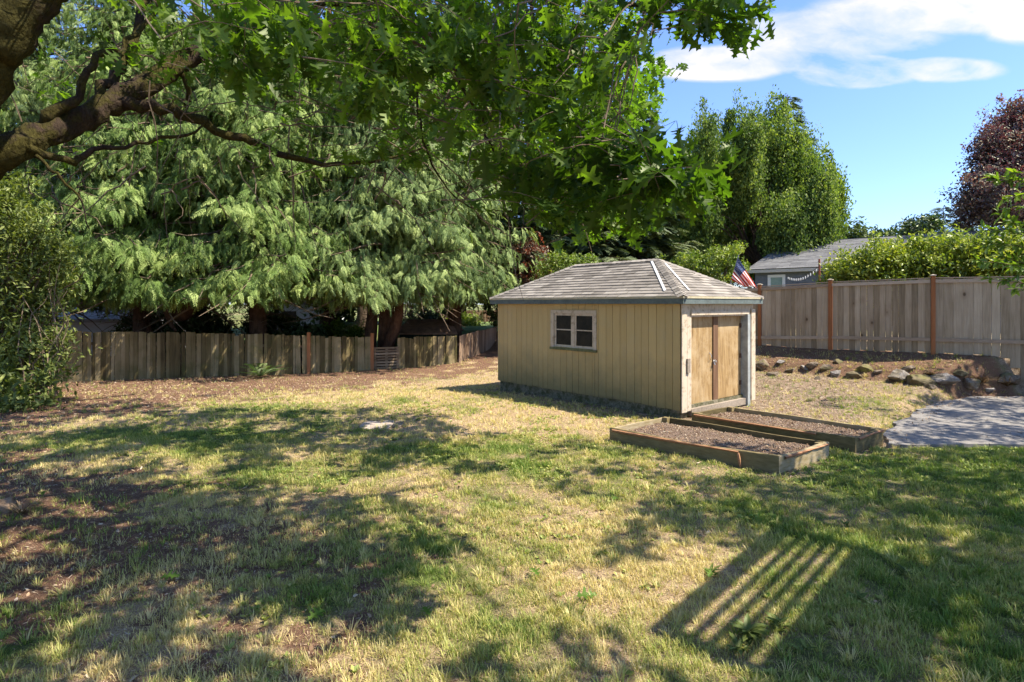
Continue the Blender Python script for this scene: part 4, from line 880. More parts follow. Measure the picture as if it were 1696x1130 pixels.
# ================================================================== BEYOND THE LEFT FENCE
M_GRN = wood('dark_green_boards', [(.012, .025, .018), (.025, .045, .032)], (20, 20, 2)); M_RUST = plain('rusty_roof_needles', (.24, .13, .075), .5, .9, 5)
gs = thing('green_shed', tuple(P(700, 600, 23)), 'low dark green shed with needle-covered roof behind the plank fence', 'shed')
x0, x1 = P(662, 0, 22)[0], P(752, 0, 22)[0]; a = Acc(); s_ = x0
while s_ < x1: a.add(box((s_, 22, -.3), (.14, 0, 0), (0, .03, 0), (0, 0, zpx(553, 22) + .3)), BOXF, RNG.random()); s_ += .15
a.add(box((x0, 22.03, -.3), (x1 - x0, 0, 0), (0, 2.6, 0), (0, 0, zpx(553, 22) + .3)), BOXF); sh(a, 'wall', M_GRN, gs)
zr0, zr1 = zpx(554, 22), zpx(531, 23.3); a = Acc(); V = np.array([(x0 - .15, 21.8, zr0), (x1 + .15, 21.8, zr0), (x1 - .25, 23.3, zr1), (x0 + .1, 23.3, zr1), (x0 - .15, 24.8, zr0), (x1 + .15, 24.8, zr0)]); V2 = V + [0, 0, .05]
a.add(np.concatenate([V, V2]), [np.array([[6, 7, 8, 9], [9, 8, 11, 10], [0, 3, 2, 1], [3, 4, 5, 2], [0, 1, 7, 6], [1, 2, 8, 7], [0, 6, 9, 3], [2, 5, 11, 8], [3, 9, 10, 4]])]); sh(a, 'roof', M_RUST, gs)
# neighbour's far fence and lit lawn
ff = thing('board_fence', tuple(P(800, 535, 38)), 'distant brown board fence beyond the neighbouring lawn', 'fence'); a = Acc(); xx = P(735, 0, 38)[0]; M_FF = wood('distant_brown_board', [(.16, .09, .06), (.28, .17, .12), (.36, .24, .18)], (10, 10, 1))
while xx < 3.2: a.add(box((xx, 38, .3), (.19, 0, 0), (0, .03, 0), (0, 0, zpx(514, 38) - .3)), BOXF, RNG.random()); xx += .2
sh(a, 'board_panel', M_FF, ff)
for xx in (-4.2, -1.9, .5, 2.8):
    a = Acc(); a.add(box((xx, 37.9, .3), (.12, 0, 0), (0, .09, 0), (0, 0, zpx(512, 38) - .3)), BOXF, .5); sh(a, 'post', M_FF, ff)
xs_ = np.linspace(-14, 6, 50); ys_ = np.linspace(25, 46, 40); XX, YY = np.meshgrid(xs_, ys_); ZZ = np.maximum(.15 + (YY - 25) * .035, gz(XX, YY) + .02) ; idx = np.arange(2000).reshape(40, 50)
tag(mesh_np('lawn', np.stack([XX.ravel(), YY.ravel(), ZZ.ravel()], 1), np.stack([idx[:-1, :-1], idx[:-1, 1:], idx[1:, 1:], idx[1:, :-1]], -1).reshape(-1, 4), plain('neighbour_lawn', (.12, .17, .05), .4, .95, 6)), 'sunlit green lawn of the neighbouring yard', kind='structure')
# white house pieces glimpsed at left
M_WS = plain('white_house_paint', (.55, .55, .58), .1, .7)
def glimpse(px0, px1, pyt, d_, dep, label, roofc):
    x0, x1 = P(px0, 0, d_)[0], P(px1, 0, d_)[0]; zt_ = zpx(pyt, d_); o = thing('neighbour_house', (x0, d_, -.1), label, 'house'); a = Acc(); z = -.2
    while z < zt_ - .25: a.add(box((x0, d_, z), (x1 - x0, 0, 0), (0, .02, 0), (0, 0, .19)), BOXF); z += .2
    a.add(box((x0, d_ + .03, -.2), (x1 - x0, 0, 0), (0, dep, 0), (0, 0, zt_ + .1)), BOXF); sh(a, 'wall', M_WS, o)
    a = Acc(); V = np.array([(x0 - .4, d_ - .4, zt_ - .15), (x1 + .4, d_ - .4, zt_ - .15), (x1 + .4, d_ + dep / 2, zt_ + dep * .2), (x0 - .4, d_ + dep / 2, zt_ + dep * .2), (x0 - .4, d_ + dep + .4, zt_ - .15), (x1 + .4, d_ + dep + .4, zt_ - .15)]); V = np.concatenate([V, V + [0, 0, .14]])
    a.add(V, np.array([[6, 7, 8, 9], [9, 8, 11, 10], [0, 3, 2, 1], [3, 4, 5, 2], [0, 1, 7, 6], [1, 2, 8, 7], [0, 6, 9, 3], [2, 5, 11, 8], [3, 9, 10, 4]])); sh(a, 'roof', plain('pale_roof', roofc, .2), o)
    a = Acc(); bar(a, np.array([x0, d_]), np.array([1., 0]), (x1 - x0) * .4, (x1 - x0) * .4 + .9, np.array([0, -1.]), zt_ - 1.5, zt_ - .6, .002, .03); sh(a, 'window', M_GLASS, o)
glimpse(40, 210, 528, 24, 5, 'white house with pale roof glimpsed at far left over the fence', (.36, .34, .32))
glimpse(425, 530, 500, 36, 6, 'white house glimpsed between the cedar trunks', (.20, .20, .21))
# ================================================================== VEGETATION
# ---- base shapes
_h = [(0.00, 0.00, .012), (.12, .12, .03), (.17, .24, .24), (.24, .27, .10), (.33, .36, .09), (.38, .50, .40), (.46, .57, .30), (.52, .53, .12), (.60, .62, .09), (.65, .76, .32), (.72, .76, .16), (.80, .83, .07), (.86, .93, .15), (.93, .94, .05), (1.0, 1.0, .0)]
def oak_leaf(fine=True):
    hh = _h if fine else [_h[i] for i in (0, 2, 4, 5, 8, 9, 11, 14)]
    mid = [(m, 0, .0 - .22 * m * m) for m, _, _ in hh]; K = len(hh); V = list(mid)
    for s_ in (1, -1): V += [(x, s_ * y, .30 * y - .22 * x * x) for _, x, y in hh]
    f = []
    for i in range(K - 1): f += [[i, i + 1, K + i + 1, K + i], [i + 1, i, 2 * K + i, 2 * K + i + 1]]
    if fine:                                  # petiole
        k = len(V); V += [(-.35, .012, .03), (-.35, -.012, .03), (0, -.012, 0), (0, .012, 0)]; f.append([k, k + 1, k + 2, k + 3])
    return np.array(V, float), [np.array(f)]
OAK_F, OAK_C = oak_leaf(True), oak_leaf(False)
LEAF_S = (np.array([[0, 0, 0], [.5, .26, .05], [1, 0, -.08], [.5, -.26, .05]], float), [np.array([[0, 1, 2], [0, 2, 3]])])        # small folded leaf
LEAF_L = (np.array([[0, 0, 0], [.3, .15, .04], [.7, .13, -.02], [1, 0, -.14], [.7, -.13, -.02], [.3, -.15, .04], [.3, 0, 0], [.7, 0, -.05]], float), [np.array([[0, 6, 1, 1], [1, 6, 7, 2]])[1:], np.array([[6, 5, 4, 7]]), np.array([[0, 6, 1], [2, 7, 3], [0, 5, 6], [4, 3, 7]])])
def spray(n=9, droop=.55, ang=50, ln=.34, wd=.085, seed=0, sub=True, rough=1.0):
    """feathery conifer spray of unit length along +x, drooping to -z"""
    r = np.random.default_rng(seed); V = []; Fq = []; Ft = []
    def kite(p, d, L, w_, nrm=(0, 0, 1)):
        d = d / np.linalg.norm(d); s_ = np.cross(nrm, d); s_ /= np.linalg.norm(s_) + 1e-9; k = len(V)
        V.extend([p, p + d * L * .4 + s_ * w_ * .5, p + d * L + np.array([0, 0, -.25 * L * droop]), p + d * L * .4 - s_ * w_ * .5]); Fq.append([k, k + 1, k + 2, k + 3])
    for i in range(n):
        t = (i + .6) / n; p = np.array([t * (1 - .15 * droop * t), 0, -droop * t * t * .8]); tan = np.array([1, 0, -1.6 * droop * t]); tan /= np.linalg.norm(tan)
        L = ln * (1 - .72 * t) * r.uniform(.8, 1.2) + .03
        for s_ in (1, -1):
            a = radians(ang + r.uniform(-10, 10)); d = tan * cos(a) + np.array([0, s_, 0]) * sin(a) + np.array([0, 0, -.35 * droop * rough + r.uniform(-.2, .2) * rough]); kite(p, d, L, wd * r.uniform(.7, 1.1) * (1 - .3 * t))
            if sub: d2 = d / np.linalg.norm(d); kite(p + d2 * L * .45, d2 * .7 + tan * .9 + np.array([0, 0, -.3 * droop]), L * .6, wd * .7); 
    kite(np.zeros(3), np.array([1, 0, -.5 * droop]), 1.02, .04)
    return np.array(V), [np.array(Fq)]
SP_C = [spray(8, dr_, an_, .34, .085, s_, True, 1.3) for s_, (dr_, an_) in enumerate([(.45, 58), (.6, 50), (.8, 46), (.35, 64), (1.0, 40)])]; SP_F = [spray(8, .25, 62, .30, .13, 9 + s_, sub=True, rough=.5) for s_ in range(2)]
UP = np.array([0, 0, 1.0])

def add_scatter(acc, bases, pos, fwd, nrm, sc, tint, rng):
    pos, fwd, nrm, sc, tint = map(np.asarray, (pos, fwd, nrm, sc, tint)); which = rng.integers(0, len(bases), len(pos))
    for k, (bv, bf) in enumerate(bases):
        m = which == k
        if m.any(): acc.add(*scatter(bv, bf, pos[m], fwd[m], nrm[m], sc[m], tint[m]))

M_CED = foliage('cedar_sprays', (.05, .09, .019), (.145, .225, .052), (.35, .43, .135), transl=.33, gloss=.02, trans_tint=(1.1, 1.25, .5), noise_s=.7)
M_CED2 = foliage('cedar_sprays_grey', (.055, .092, .028), (.16, .23, .074), (.36, .44, .16), transl=.3, gloss=.02, noise_s=.7)
M_FIR = foliage('fir_needles', (.03, .055, .027), (.075, .115, .052), (.18, .225, .105), transl=.15, gloss=.02, noise_s=.6)
M_OAK = foliage('oak_leaves', (.032, .066, .012), (.072, .130, .019), (.15, .23, .032), transl=.55, gloss=.02, trans_tint=(1.5, 1.7, .35), noise_s=1.5, grough=.42)
M_OAKF = foliage('far_oak_leaves', (.045, .095, .018), (.09, .165, .028), (.17, .27, .04), transl=.5, gloss=.02, trans_tint=(1.4, 1.6, .35), noise_s=.8)  # lighter copy of the oak greens, sunlit look painted in
M_HORN = foliage('hornbeam_leaves', (.045, .08, .022), (.12, .18, .045), (.30, .35, .075), transl=.4, gloss=.02, trans_tint=(1.2, 1.35, .5), noise_s=.35)
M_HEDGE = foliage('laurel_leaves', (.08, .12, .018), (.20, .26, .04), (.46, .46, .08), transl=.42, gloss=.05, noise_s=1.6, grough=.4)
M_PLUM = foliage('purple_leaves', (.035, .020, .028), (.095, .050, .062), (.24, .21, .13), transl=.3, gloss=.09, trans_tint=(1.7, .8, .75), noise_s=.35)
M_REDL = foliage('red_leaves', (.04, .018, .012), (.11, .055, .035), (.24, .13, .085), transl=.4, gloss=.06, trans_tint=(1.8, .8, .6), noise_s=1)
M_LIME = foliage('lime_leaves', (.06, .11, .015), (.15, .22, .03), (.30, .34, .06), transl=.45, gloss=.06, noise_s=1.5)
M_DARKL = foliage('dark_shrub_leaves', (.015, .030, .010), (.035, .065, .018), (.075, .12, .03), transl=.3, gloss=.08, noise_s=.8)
M_RHOD = foliage('glossy_shrub_leaves', (.05, .075, .018), (.12, .155, .035), (.26, .29, .075), transl=.42, gloss=.03, noise_s=2)
B_CED = bark('red_brown_bark', (.03, .016, .010), (.125, .068, .042), None, scale=6)
B_DARK = bark('dark_bark', (.025, .018, .012), (.10, .072, .05), None, scale=7)
B_OAK = bark('mossy_oak_bark', (.014, .010, .007), (.060, .042, .029), (.060, .052, .014), .7, scale=13)
B_TWIG = plain('grey_brown_twig', (.13, .095, .06), .4, .9, 30)

def conifer(name, base, H, R, zmin, n_br, sprays, mat, barkm, trunk_r, label, cat='tree', seed=0, bases=SP_C, droop=1.0, ssz=.5, group=None, face=True, p_exp=.75, lean=(0, 0), ztop_cut=99, dead=True, trunks=None):
    r = np.random.default_rng(seed); x0, y0 = base[:2]; z0 = gz1(x0, y0) if len(base) < 3 else base[2]; o = thing(name, (x0, y0, z0), label, cat, group)
    path = curve([(x0, y0, z0 - .3), (x0 + lean[0] * .15, y0 + lean[1] * .15, z0 + .2 * H), (x0 + lean[0] * .5, y0 + lean[1] * .5, z0 + .6 * H), (x0 + lean[0], y0 + lean[1], z0 + H)], 16, .02, seed)
    rad = trunk_r * (1 - np.linspace(0, 1, 16)) ** .8 + .02; rad[0] *= 1.35
    v, f = tube(path, rad, 12, .05, seed); a = Acc(); a.add(v, f); 
    sh(a, 'trunk', barkm, o, True)
    pos, fw, nr, sc, ti = [], [], [], [], []; br = Acc()
    for i in range(n_br):
        h = zmin + (H - zmin) * (i + r.random()) / n_br; q = h / H
        if h > ztop_cut: continue
        L = R * (1 - q) ** p_exp * r.uniform(.42, 1.15) * (.8 + .2 * min(1, (h - zmin) / 1.5 + .5)) + .3
        az = r.uniform(0, 2 * pi) if not face else (r.vonmises(-pi / 2 + .25, .7)); drp = r.uniform(.45, 1.25); da = np.array([cos(az), sin(az), 0]); sa = np.array([-sin(az), cos(az), 0])
        c0 = np.array([np.interp(h, path[:, 2] - z0, path[:, k]) for k in (0, 1)] + [z0 + h]); rise = r.uniform(.0, .5) * (1.0 if droop > .5 else .5)
        tt = np.linspace(0, 1, 7); bp = c0 + da * (L * tt)[:, None] + UP * (L * (rise * tt - (.55 * droop * drp) * tt ** 2.1) + (.12 * L * tt ** 6 if droop > .5 else .06 * L * tt ** 2))[:, None] + sa * (L * .12 * np.sin(3 * tt + i))[:, None]
        v, f = tube(bp, np.linspace(.045 * L / 3 + .01, .006, 7), 4, caps=False); br.add(v, f)
        btint = r.uniform(-.3, .3)
        m = int(sprays * (L / R) ** 1.3) + 4; t = r.random(m) ** .62; t = .18 + .84 * t; wdt = .34 * L * (1.2 - t) * (t > .1) + .10
        off = r.uniform(-1, 1, m) * wdt; p = np.stack([np.interp(t, tt, bp[:, k]) for k in range(3)], 1) + da * ((t > 1) * (t - 1) * L)[:, None] + sa * off[:, None]
        p[:, 2] -= np.abs(off) * .35 * droop + r.uniform(-.1, .35, m) * droop
        fd_ = da * (.9 + .45 * r.normal(size=m))[:, None] + sa * (np.sign(off) * (.3 + .9 * r.random(m)))[:, None] + UP * (-(.2 + 1.5 * r.random(m)) * droop + .12 * (1 - droop))[:, None]
        nr_ = UP[None] * (1.0) + rdir(m, r) * .6 + da * .5 * droop
        keep = (p[:, 2] > z0 + zmin * (.9 + .3 * fbm(p[:, 0] * 1.0, p[:, 1], 1.1))) & (p[:, 2] < z0 + ztop_cut + .6)
        pos.append(p[keep]); fw.append(fd_[keep]); nr.append(nr_[keep]); sc.append(ssz * (.6 + .7 * r.random(m))[keep] * (.75 + .25 * L / R)); ti.append(np.clip(.5 + btint + .22 * r.normal(size=m) + .12 * (t - .6), 0, 1)[keep])
    if dead:
        for k in range(26):                   # bare dead twigs under the skirts
            h = zmin * r.uniform(.6, 1.3); az = r.uniform(0, 2 * pi); da = np.array([cos(az), sin(az), 0]); L = R * r.uniform(.2, .5); c0 = np.array([x0, y0, z0 + h]); v, f = tube(curve([c0, c0 + da * L * .5 + UP * .15, c0 + da * L + UP * r.uniform(-.5, .2)], 6, .04, k), np.linspace(.018, .004, 6), 3, caps=False); br.add(v, f)
    sh(br, 'branches', B_TWIG if droop > .5 else B_DARK, o)
    cr = Acc(); add_scatter(cr, bases, np.concatenate(pos), np.concatenate(fw), np.concatenate(nr), np.concatenate(sc), np.concatenate(ti), r); sh(cr, 'crown', mat, o)
    return o

def px_ground(px_, d_): return np.array([(px_ - CX) / F * d_, d_])
CED = [  # px, depth, H, R, zmin, label
 (-110, 18.5, 15, 4.3, 1.6, 'drooping cedar partly cut off by the left edge of the photo', M_CED),
 (70, 20.5, 16, 4.2, 2.0, 'drooping cedar behind the leafy shrub at far left', M_CED2),
 (237, 18.6, 16, 4.0, 2.2, 'drooping cedar with the leftmost visible trunk over the plank fence', M_CED),
 (428, 18.9, 16, 3.9, 2.3, 'drooping cedar with thick reddish trunk behind the middle of the fence', M_CED),
 (640, 20.3, 16, 3.9, 2.2, 'grey-green drooping cedar with forked trunk behind the slatted gate', M_CED2),
 (752, 22.8, 17, 3.7, 2.2, 'rightmost drooping cedar hanging over the green shed roof', M_CED2),
 (330, 23.5, 17, 4.0, 2.6, 'taller cedar set back between two front cedars', M_CED2),
 (545, 24.5, 17, 4.2, 2.6, 'taller dark cedar set back behind the fence middle', M_CED)]
for i, (px_, d_, H, R, zm, lab, m_) in enumerate(CED):
    front = i < 6
    conifer('cedar_tree', px_ground(px_, d_), H, R, zm, 560 if front else 190, 74 if front else 50, m_, B_CED, .30, lab, seed=200 + i, ssz=.37 if front else .75, group='drooping cedars behind the plank fence', ztop_cut=13.5)
# the second stem of the forked cedar: a leaning trunk of its own
ct = [o for o in COL.objects if o.name.startswith('cedar_tree') and 'forked' in o.get('label', '')][0]
a = Acc(); b0 = np.array([*px_ground(636, 20.0), -.2]); v, f = tube(curve([b0, P(640, 580, 19.9), P(655, 540, 19.7), P(662, 500, 19.7), P(668, 440, 20)], 12, .01, 3), np.linspace(.24, .12, 12), 10, .06, 5); a.add(v, f); sh(a, 'trunk', B_CED, ct, True)
a = Acc(); v, f = tube(curve([b0 + [-.5, .1, 0], P(612, 570, 20.2), P(617, 520, 20.3), P(610, 450, 20.4)], 12, .01, 4), np.linspace(.27, .15, 12), 10, .06, 6); a.add(v, f); sh(a, 'trunk', B_CED, ct, True)
# curving bare bough under the left cedar
a = Acc(); v, f = tube(curve([P(262, 470, 18), P(270, 500, 17.8), P(283, 535, 17.7), P(292, 548, 17.6)], 10, .01, 4), np.linspace(.14, .04, 10), 8, .1, 6); a.add(v, f)
v, f = tube(curve([P(262, 488, 18.3), P(285, 515, 18.1), P(303, 520, 18.0), P(315, 500, 18.1)], 12, .01, 4), np.linspace(.2, .26, 12), 10, .1, 7); a.add(v, f)
ct = [o for o in COL.objects if o.name.startswith('cedar_tree') and 'leftmost visible' in o.get('label', '')][0]; sh(a, 'low_bough', B_CED, ct, True)

FIRS = [(880, 25, 17, 3.4, 2.6, 'dark fir right of the cedars behind the shed roof'), (985, 27.5, 13.5, 3.3, 2.4, 'grey-green fir rising behind the middle of the shed roof'), (1058, 30, 11.9, 3.0, 2.2, 'bluish fir whose branches reach into the sky beside the oak leaves')]
for i, (px_, d_, H, R, zm, lab) in enumerate(FIRS):
    conifer('fir_tree', px_ground(px_, d_), H, R, zm, 110, 70, M_FIR if i == 0 else foliage('fir_needles_' + 'ab'[i - 1], (.025, .045, .022), (.07, .10, .045), (.16, .19, .09), .2, .05, noise_s=.6), B_DARK, .26, lab, seed=300 + i, bases=SP_F, droop=.25, ssz=.75, group='firs behind the shed', p_exp=.85, dead=False)
conifer('fir_tree', px_ground(1305, 46), 18.2, 4.6, 3, 90, 60, M_FIR, B_DARK, .3, 'dark tall fir behind the columnar green tree', seed=310, bases=SP_F, droop=.35, ssz=1.15, p_exp=.8, dead=False, face=False)
conifer('fir_tree', px_ground(1562, 75), 14.2, 4.0, 2, 50, 36, foliage('distant_fir', (.05, .075, .06), (.085, .12, .09), (.13, .17, .12), .15, .03), B_DARK, .3, 'small distant conifer left of the purple tree', seed=311, bases=SP_F, droop=.3, ssz=1.5, dead=False, face=False)
conifer('fir_tree', px_ground(1598, 62), 11.3, 3.6, 2, 50, 36, foliage('distant_blue_fir', (.05, .075, .055), (.09, .125, .09), (.14, .18, .13), .15, .03), B_DARK, .3, 'low distant bluish conifer under the purple tree', seed=312, bases=SP_F, droop=.3, ssz=1.4, dead=False, face=False)

def broadleaf(name, base, label, mat, spheres, n_cl, per, lsz, seed, barkm=B_DARK, trunk=None, cl_r=.35, bases=(LEAF_S,), group=None, cat='tree', up=.2, shell=.55, zfloor=None, crown_name='crown', limbs=10, outward=.5):
    """crown = leaf clumps near the surface of overlapping ellipsoids; limbs run from the trunk into each"""
    r = np.random.default_rng(seed); x0, y0, z0 = base; o = thing(name, tuple(base), label, cat, group)
    sp = np.array([(*c_, *R_) for c_, R_ in spheres]); vol = sp[:, 3] * sp[:, 4] * sp[:, 5]; pk = vol ** .75 / (vol ** .75).sum(); k = r.choice(len(sp), n_cl, p=pk)
    d = rdir(n_cl, r); rad = (shell + (1 - shell) * r.random(n_cl)) ** .6; rad *= 1 + .16 * r.normal(size=n_cl) * (rad > .8)
    c_ = sp[k, :3] + d * sp[k, 3:] * rad[:, None]
    if zfloor is not None: c_ = c_[c_[:, 2] > zfloor]; d = d[:len(c_)]
    n_cl = len(c_); ct = np.clip(.5 + .2 * r.normal(size=n_cl), 0, 1); q = np.repeat(np.arange(n_cl), per); N = len(q)
    rr = cl_r * (.5 + r.random(n_cl))[q] * r.random(N) ** .4; p = c_[q] + rdir(N, r) * rr[:, None] * np.array([1, 1, .75 + up])
    fw = rdir(N, r) + np.array([0, 0, up]); nr = UP + rdir(N, r) * .8 + outward * (c_[q] - np.array([x0, y0, sp[:, 2].mean()])) / (np.abs(sp[:, 3]).max() + 1)
    cr = Acc(); add_scatter(cr, bases, p, fw, nr, lsz * (.6 + .8 * r.random(N)), np.clip(ct[q] + .16 * r.normal(size=N), 0, 1), r)
    a = Acc()
    if trunk:
        tr, th = trunk; v, f = tube(curve([(x0, y0, z0 - .3), (x0 + .1, y0, z0 + th * .5), (x0, y0, z0 + th)], 8, .02, seed), np.linspace(tr * 1.2, tr * .6, 8), 10, .05, seed); a.add(v, f)
        st = np.array([x0, y0, z0 + th * .8])
    else: st = np.array([x0, y0, z0])
    sh(a, 'trunk', barkm, o, True) if trunk else None
    a = Acc()
    for j in r.choice(n_cl, min(n_cl, limbs), replace=False):
        e = c_[j]; m_ = (st + e) / 2 + rdir(1, r)[0] * .2 + UP * .15 * np.linalg.norm(e - st); L = np.linalg.norm(e - st); v, f = tube(curve([st, m_, e], 8, .015 * L, seed + int(j)), np.linspace(.012 * L + .01, .006, 8), 4, caps=False); a.add(v, f)
    sh(a, 'branches', barkm if trunk else B_TWIG, o); sh(cr, crown_name, mat, o)
    return o
# hornbeam: many upright plumes
r = np.random.default_rng(41); D_ = 34; sph = []
for px_, pt, pb, wd_ in [(1274, 150, 300, 9), (1228, 152, 300, 8), (1246, 176, 300, 12), (1300, 172, 300, 9), (1206, 178, 300, 9), (1176, 186, 300, 12), (1152, 215, 330, 12), (1322, 205, 320, 12), (1350, 238, 340, 12), (1372, 262, 360, 11), (1388, 300, 380, 9), (1262, 195, 330, 22), (1240, 195, 360, 28), (1222, 210, 380, 32), (1290, 205, 360, 28), (1315, 228, 380, 32), (1340, 250, 400, 30), (1362, 275, 430, 28), (1378, 310, 440, 20), (1172, 195, 380, 26), (1155, 240, 420, 34), (1190, 250, 420, 34), (1250, 300, 460, 60), (1310, 330, 450, 60), (1200, 340, 470, 60), (1140, 330, 470, 36), (1345, 350, 450, 44), (1275, 230, 400, 50)]:
    d_ = D_ + r.uniform(-3, 3); wd_ = wd_ * (1 if wd_ < 20 else .8); sph.append((P(px_, (pt + pb) / 2, d_), (wd_ / F * d_, wd_ / F * d_ * 1.1, (pb - pt) / 2 / F * d_)))
broadleaf('hornbeam_tree', (*px_ground(1255, 34), .9), 'broad bright green tree with upright plumes right of the shed', M_HORN, sph, 3200, 75, .17, 42, trunk=(.35, 4.5), cl_r=.42, up=1.3, shell=.35, limbs=60)
# purple plum
D_ = 28; sph = [(P(px_, py_, D_ + dd), (rx / F * D_, rx / F * D_, ry / F * D_)) for px_, py_, rx, ry, dd in [(1690, 280, 80, 90, 0), (1650, 320, 50, 55, -1), (1715, 215, 60, 60, 1), (1635, 350, 45, 30, 0), (1750, 300, 100, 110, 1), (1660, 250, 40, 40, 0), (1612, 330, 26, 22, 0), (1672, 205, 34, 36, 1)]]
broadleaf('plum_tree', (*px_ground(1715, 28), .9), 'dark purple leaved tree at the right edge above the hedge', M_PLUM, sph, 1300, 60, .15, 43, trunk=(.25, 3), cl_r=.5, shell=.35, limbs=50)
D_ = 30; sph = [(P(px_, py_, D_ + 1.5), (rx / F * D_, rx / F * D_, ry / F * D_)) for px_, py_, rx, ry in [(1690, 215, 45, 45), (1720, 250, 60, 50)]]
broadleaf('deciduous_tree', (*px_ground(1720, 31.5), .9), 'olive green tree mixed with the top of the purple tree', foliage('olive_leaves', (.05, .06, .02), (.11, .12, .04), (.2, .2, .08), .35, .08), sph, 160, 50, .2, 44, trunk=(.2, 3), cl_r=.5)
# laurel hedge over the fence
D_ = 16.2; sph = []
for px_, py_, rx, ry, dd in [(1404, 452, 30, 26, .6), (1450, 440, 44, 36, 0), (1505, 432, 56, 40, .2), (1560, 428, 56, 38, -.5), (1620, 430, 56, 38, -1), (1680, 432, 60, 38, -1.5), (1475, 465, 74, 40, .3), (1560, 465, 90, 40, -.3), (1660, 460, 80, 40, -1), (1740, 450, 80, 50, -1.8), (1402, 485, 30, 40, .8)]:
    sph.append((P(px_, py_, D_ + dd + .5), (rx / F * D_, 1.0, ry / F * D_)))
broadleaf('laurel_hedge', (*px_ground(1520, 16.6), .9), 'yellow-green glossy laurel hedge growing above the board fence', M_HEDGE, sph, 1500, 40, .115, 45, cl_r=.26, cat='hedge', crown_name='foliage', shell=.3, limbs=80, up=.5)
# lime vine behind the shed
D_ = 19; sph = [(P(px_, py_, D_), (rx / F * D_, .6, ry / F * D_)) for px_, py_, rx, ry in [(1130, 432, 30, 12), (1160, 440, 40, 18), (1190, 425, 26, 14), (1195, 450, 34, 20), (1215, 415, 14, 12), (1140, 455, 40, 20), (1225, 440, 10, 20)]]
broadleaf('vine_maple', (*px_ground(1175, 19.2), .5), 'lime green arching shrub behind the right end of the shed roof', M_LIME, sph, 170, 40, .09, 46, cl_r=.17, cat='shrub', crown_name='foliage', shell=.4)
D_ = 21; sph = [(P(px_, py_, D_), (rx / F * D_, .5, ry / F * D_)) for px_, py_, rx, ry in [(935, 432, 30, 12), (965, 436, 24, 10), (912, 450, 24, 16)]]
broadleaf('vine_maple', (*px_ground(940, 21.2), .2), 'small yellow-green shrub just showing over the shed ridge', M_LIME, sph, 110, 30, .10, 47, cl_r=.22, cat='shrub', crown_name='foliage')
D_ = 22.5; sph = [(P(px_, py_, D_), (rx / F * D_, .8, ry / F * D_)) for px_, py_, rx, ry in [(870, 415, 24, 30), (862, 455, 30, 30), (885, 445, 22, 30)]]
broadleaf('red_maple', (*px_ground(868, 22.5), 0), 'small red leaved maple between the cedar and the shed roof', M_REDL, sph, 170, 36, .13, 48, cl_r=.3, cat='tree', trunk=(.08, 1.6))
# small trees on the skyline
D_ = 48; sph = [(P(px_, py_, D_), (rx / F * D_, 1.5, ry / F * D_)) for px_, py_, rx, ry in [(1408, 385, 22, 20), (1395, 400, 16, 16), (1425, 396, 14, 16), (1392, 362, 6, 8)]]
broadleaf('deciduous_tree', (*px_ground(1408, 48), .9), 'small thin-crowned tree on the skyline above the house roof', foliage('skyline_leaves', (.06, .09, .035), (.10, .14, .05), (.16, .2, .08), .3, .04), sph, 80, 26, .32, 49, trunk=(.15, 3.5), cl_r=.6)
D_ = 50; sph = [(P(px_, py_, D_), (rx / F * D_, 1.5, ry / F * D_)) for px_, py_, rx, ry in [(1530, 375, 26, 12), (1508, 385, 22, 12), (1460, 395, 20, 10)]]
broadleaf('deciduous_tree', (*px_ground(1520, 50), .9), 'low rounded tree on the skyline behind the laurel hedge', M_DARKL, sph, 110, 30, .32, 50, trunk=(.15, 3), cl_r=.6)

# background greens beyond the left fence
BG = [((-17, 30, 0), [((-17, 30, 12), (6, 2.5, 5))], 'tall dark tree crown closing the sky above the left cedars'), ((-8, 30, 0), [((-8, 31, 13), (5, 2.5, 5))], 'tall dark tree crown closing the sky above the middle cedars'), ((-22, 34, 0), [((-22, 34, 6), (6, 3, 7))], 'dense dark trees far behind the cedars at the left'), ((-12, 36, 0), [((-12, 36, 7), (7, 3, 8))], 'dense dark tree far behind the middle cedars'), ((-3, 33, 0), [((-3.2, 34, 8.5), (4.5, 2.5, 6.5))], 'dense dark tree far behind the rightmost cedar'), ((5, 42, 0), [((5.5, 42, 6), (5, 2.5, 6))], 'dark tree far behind the firs'), ((12, 52, 0), [((13, 52, 4.5), (6, 2.5, 4.5))], 'low dark tree far behind the hornbeam')]
BG.append(((9.5, 40, .5), [((8.6, 40, 6.5), (3.2, 2.5, 5.2))], 'dark tall tree standing between the firs and the hornbeam'))
for i, (b_, sp_, lab) in enumerate(BG):
    sp2 = []; r = np.random.default_rng(60 + i)
    for (c_, R_) in sp_:
        for k in range(9): dd = rdir(1, r)[0]; sp2.append((np.array(c_) + dd * np.array(R_) * .55, np.array(R_) * .5))
    broadleaf('background_tree', b_, lab, M_DARKL, sp2, 1500, 34, .42, 70 + i, trunk=(.3, 3), cl_r=.8, shell=.2, group='dark trees behind the cedars', zfloor=1.0 if i != 0 else .3)
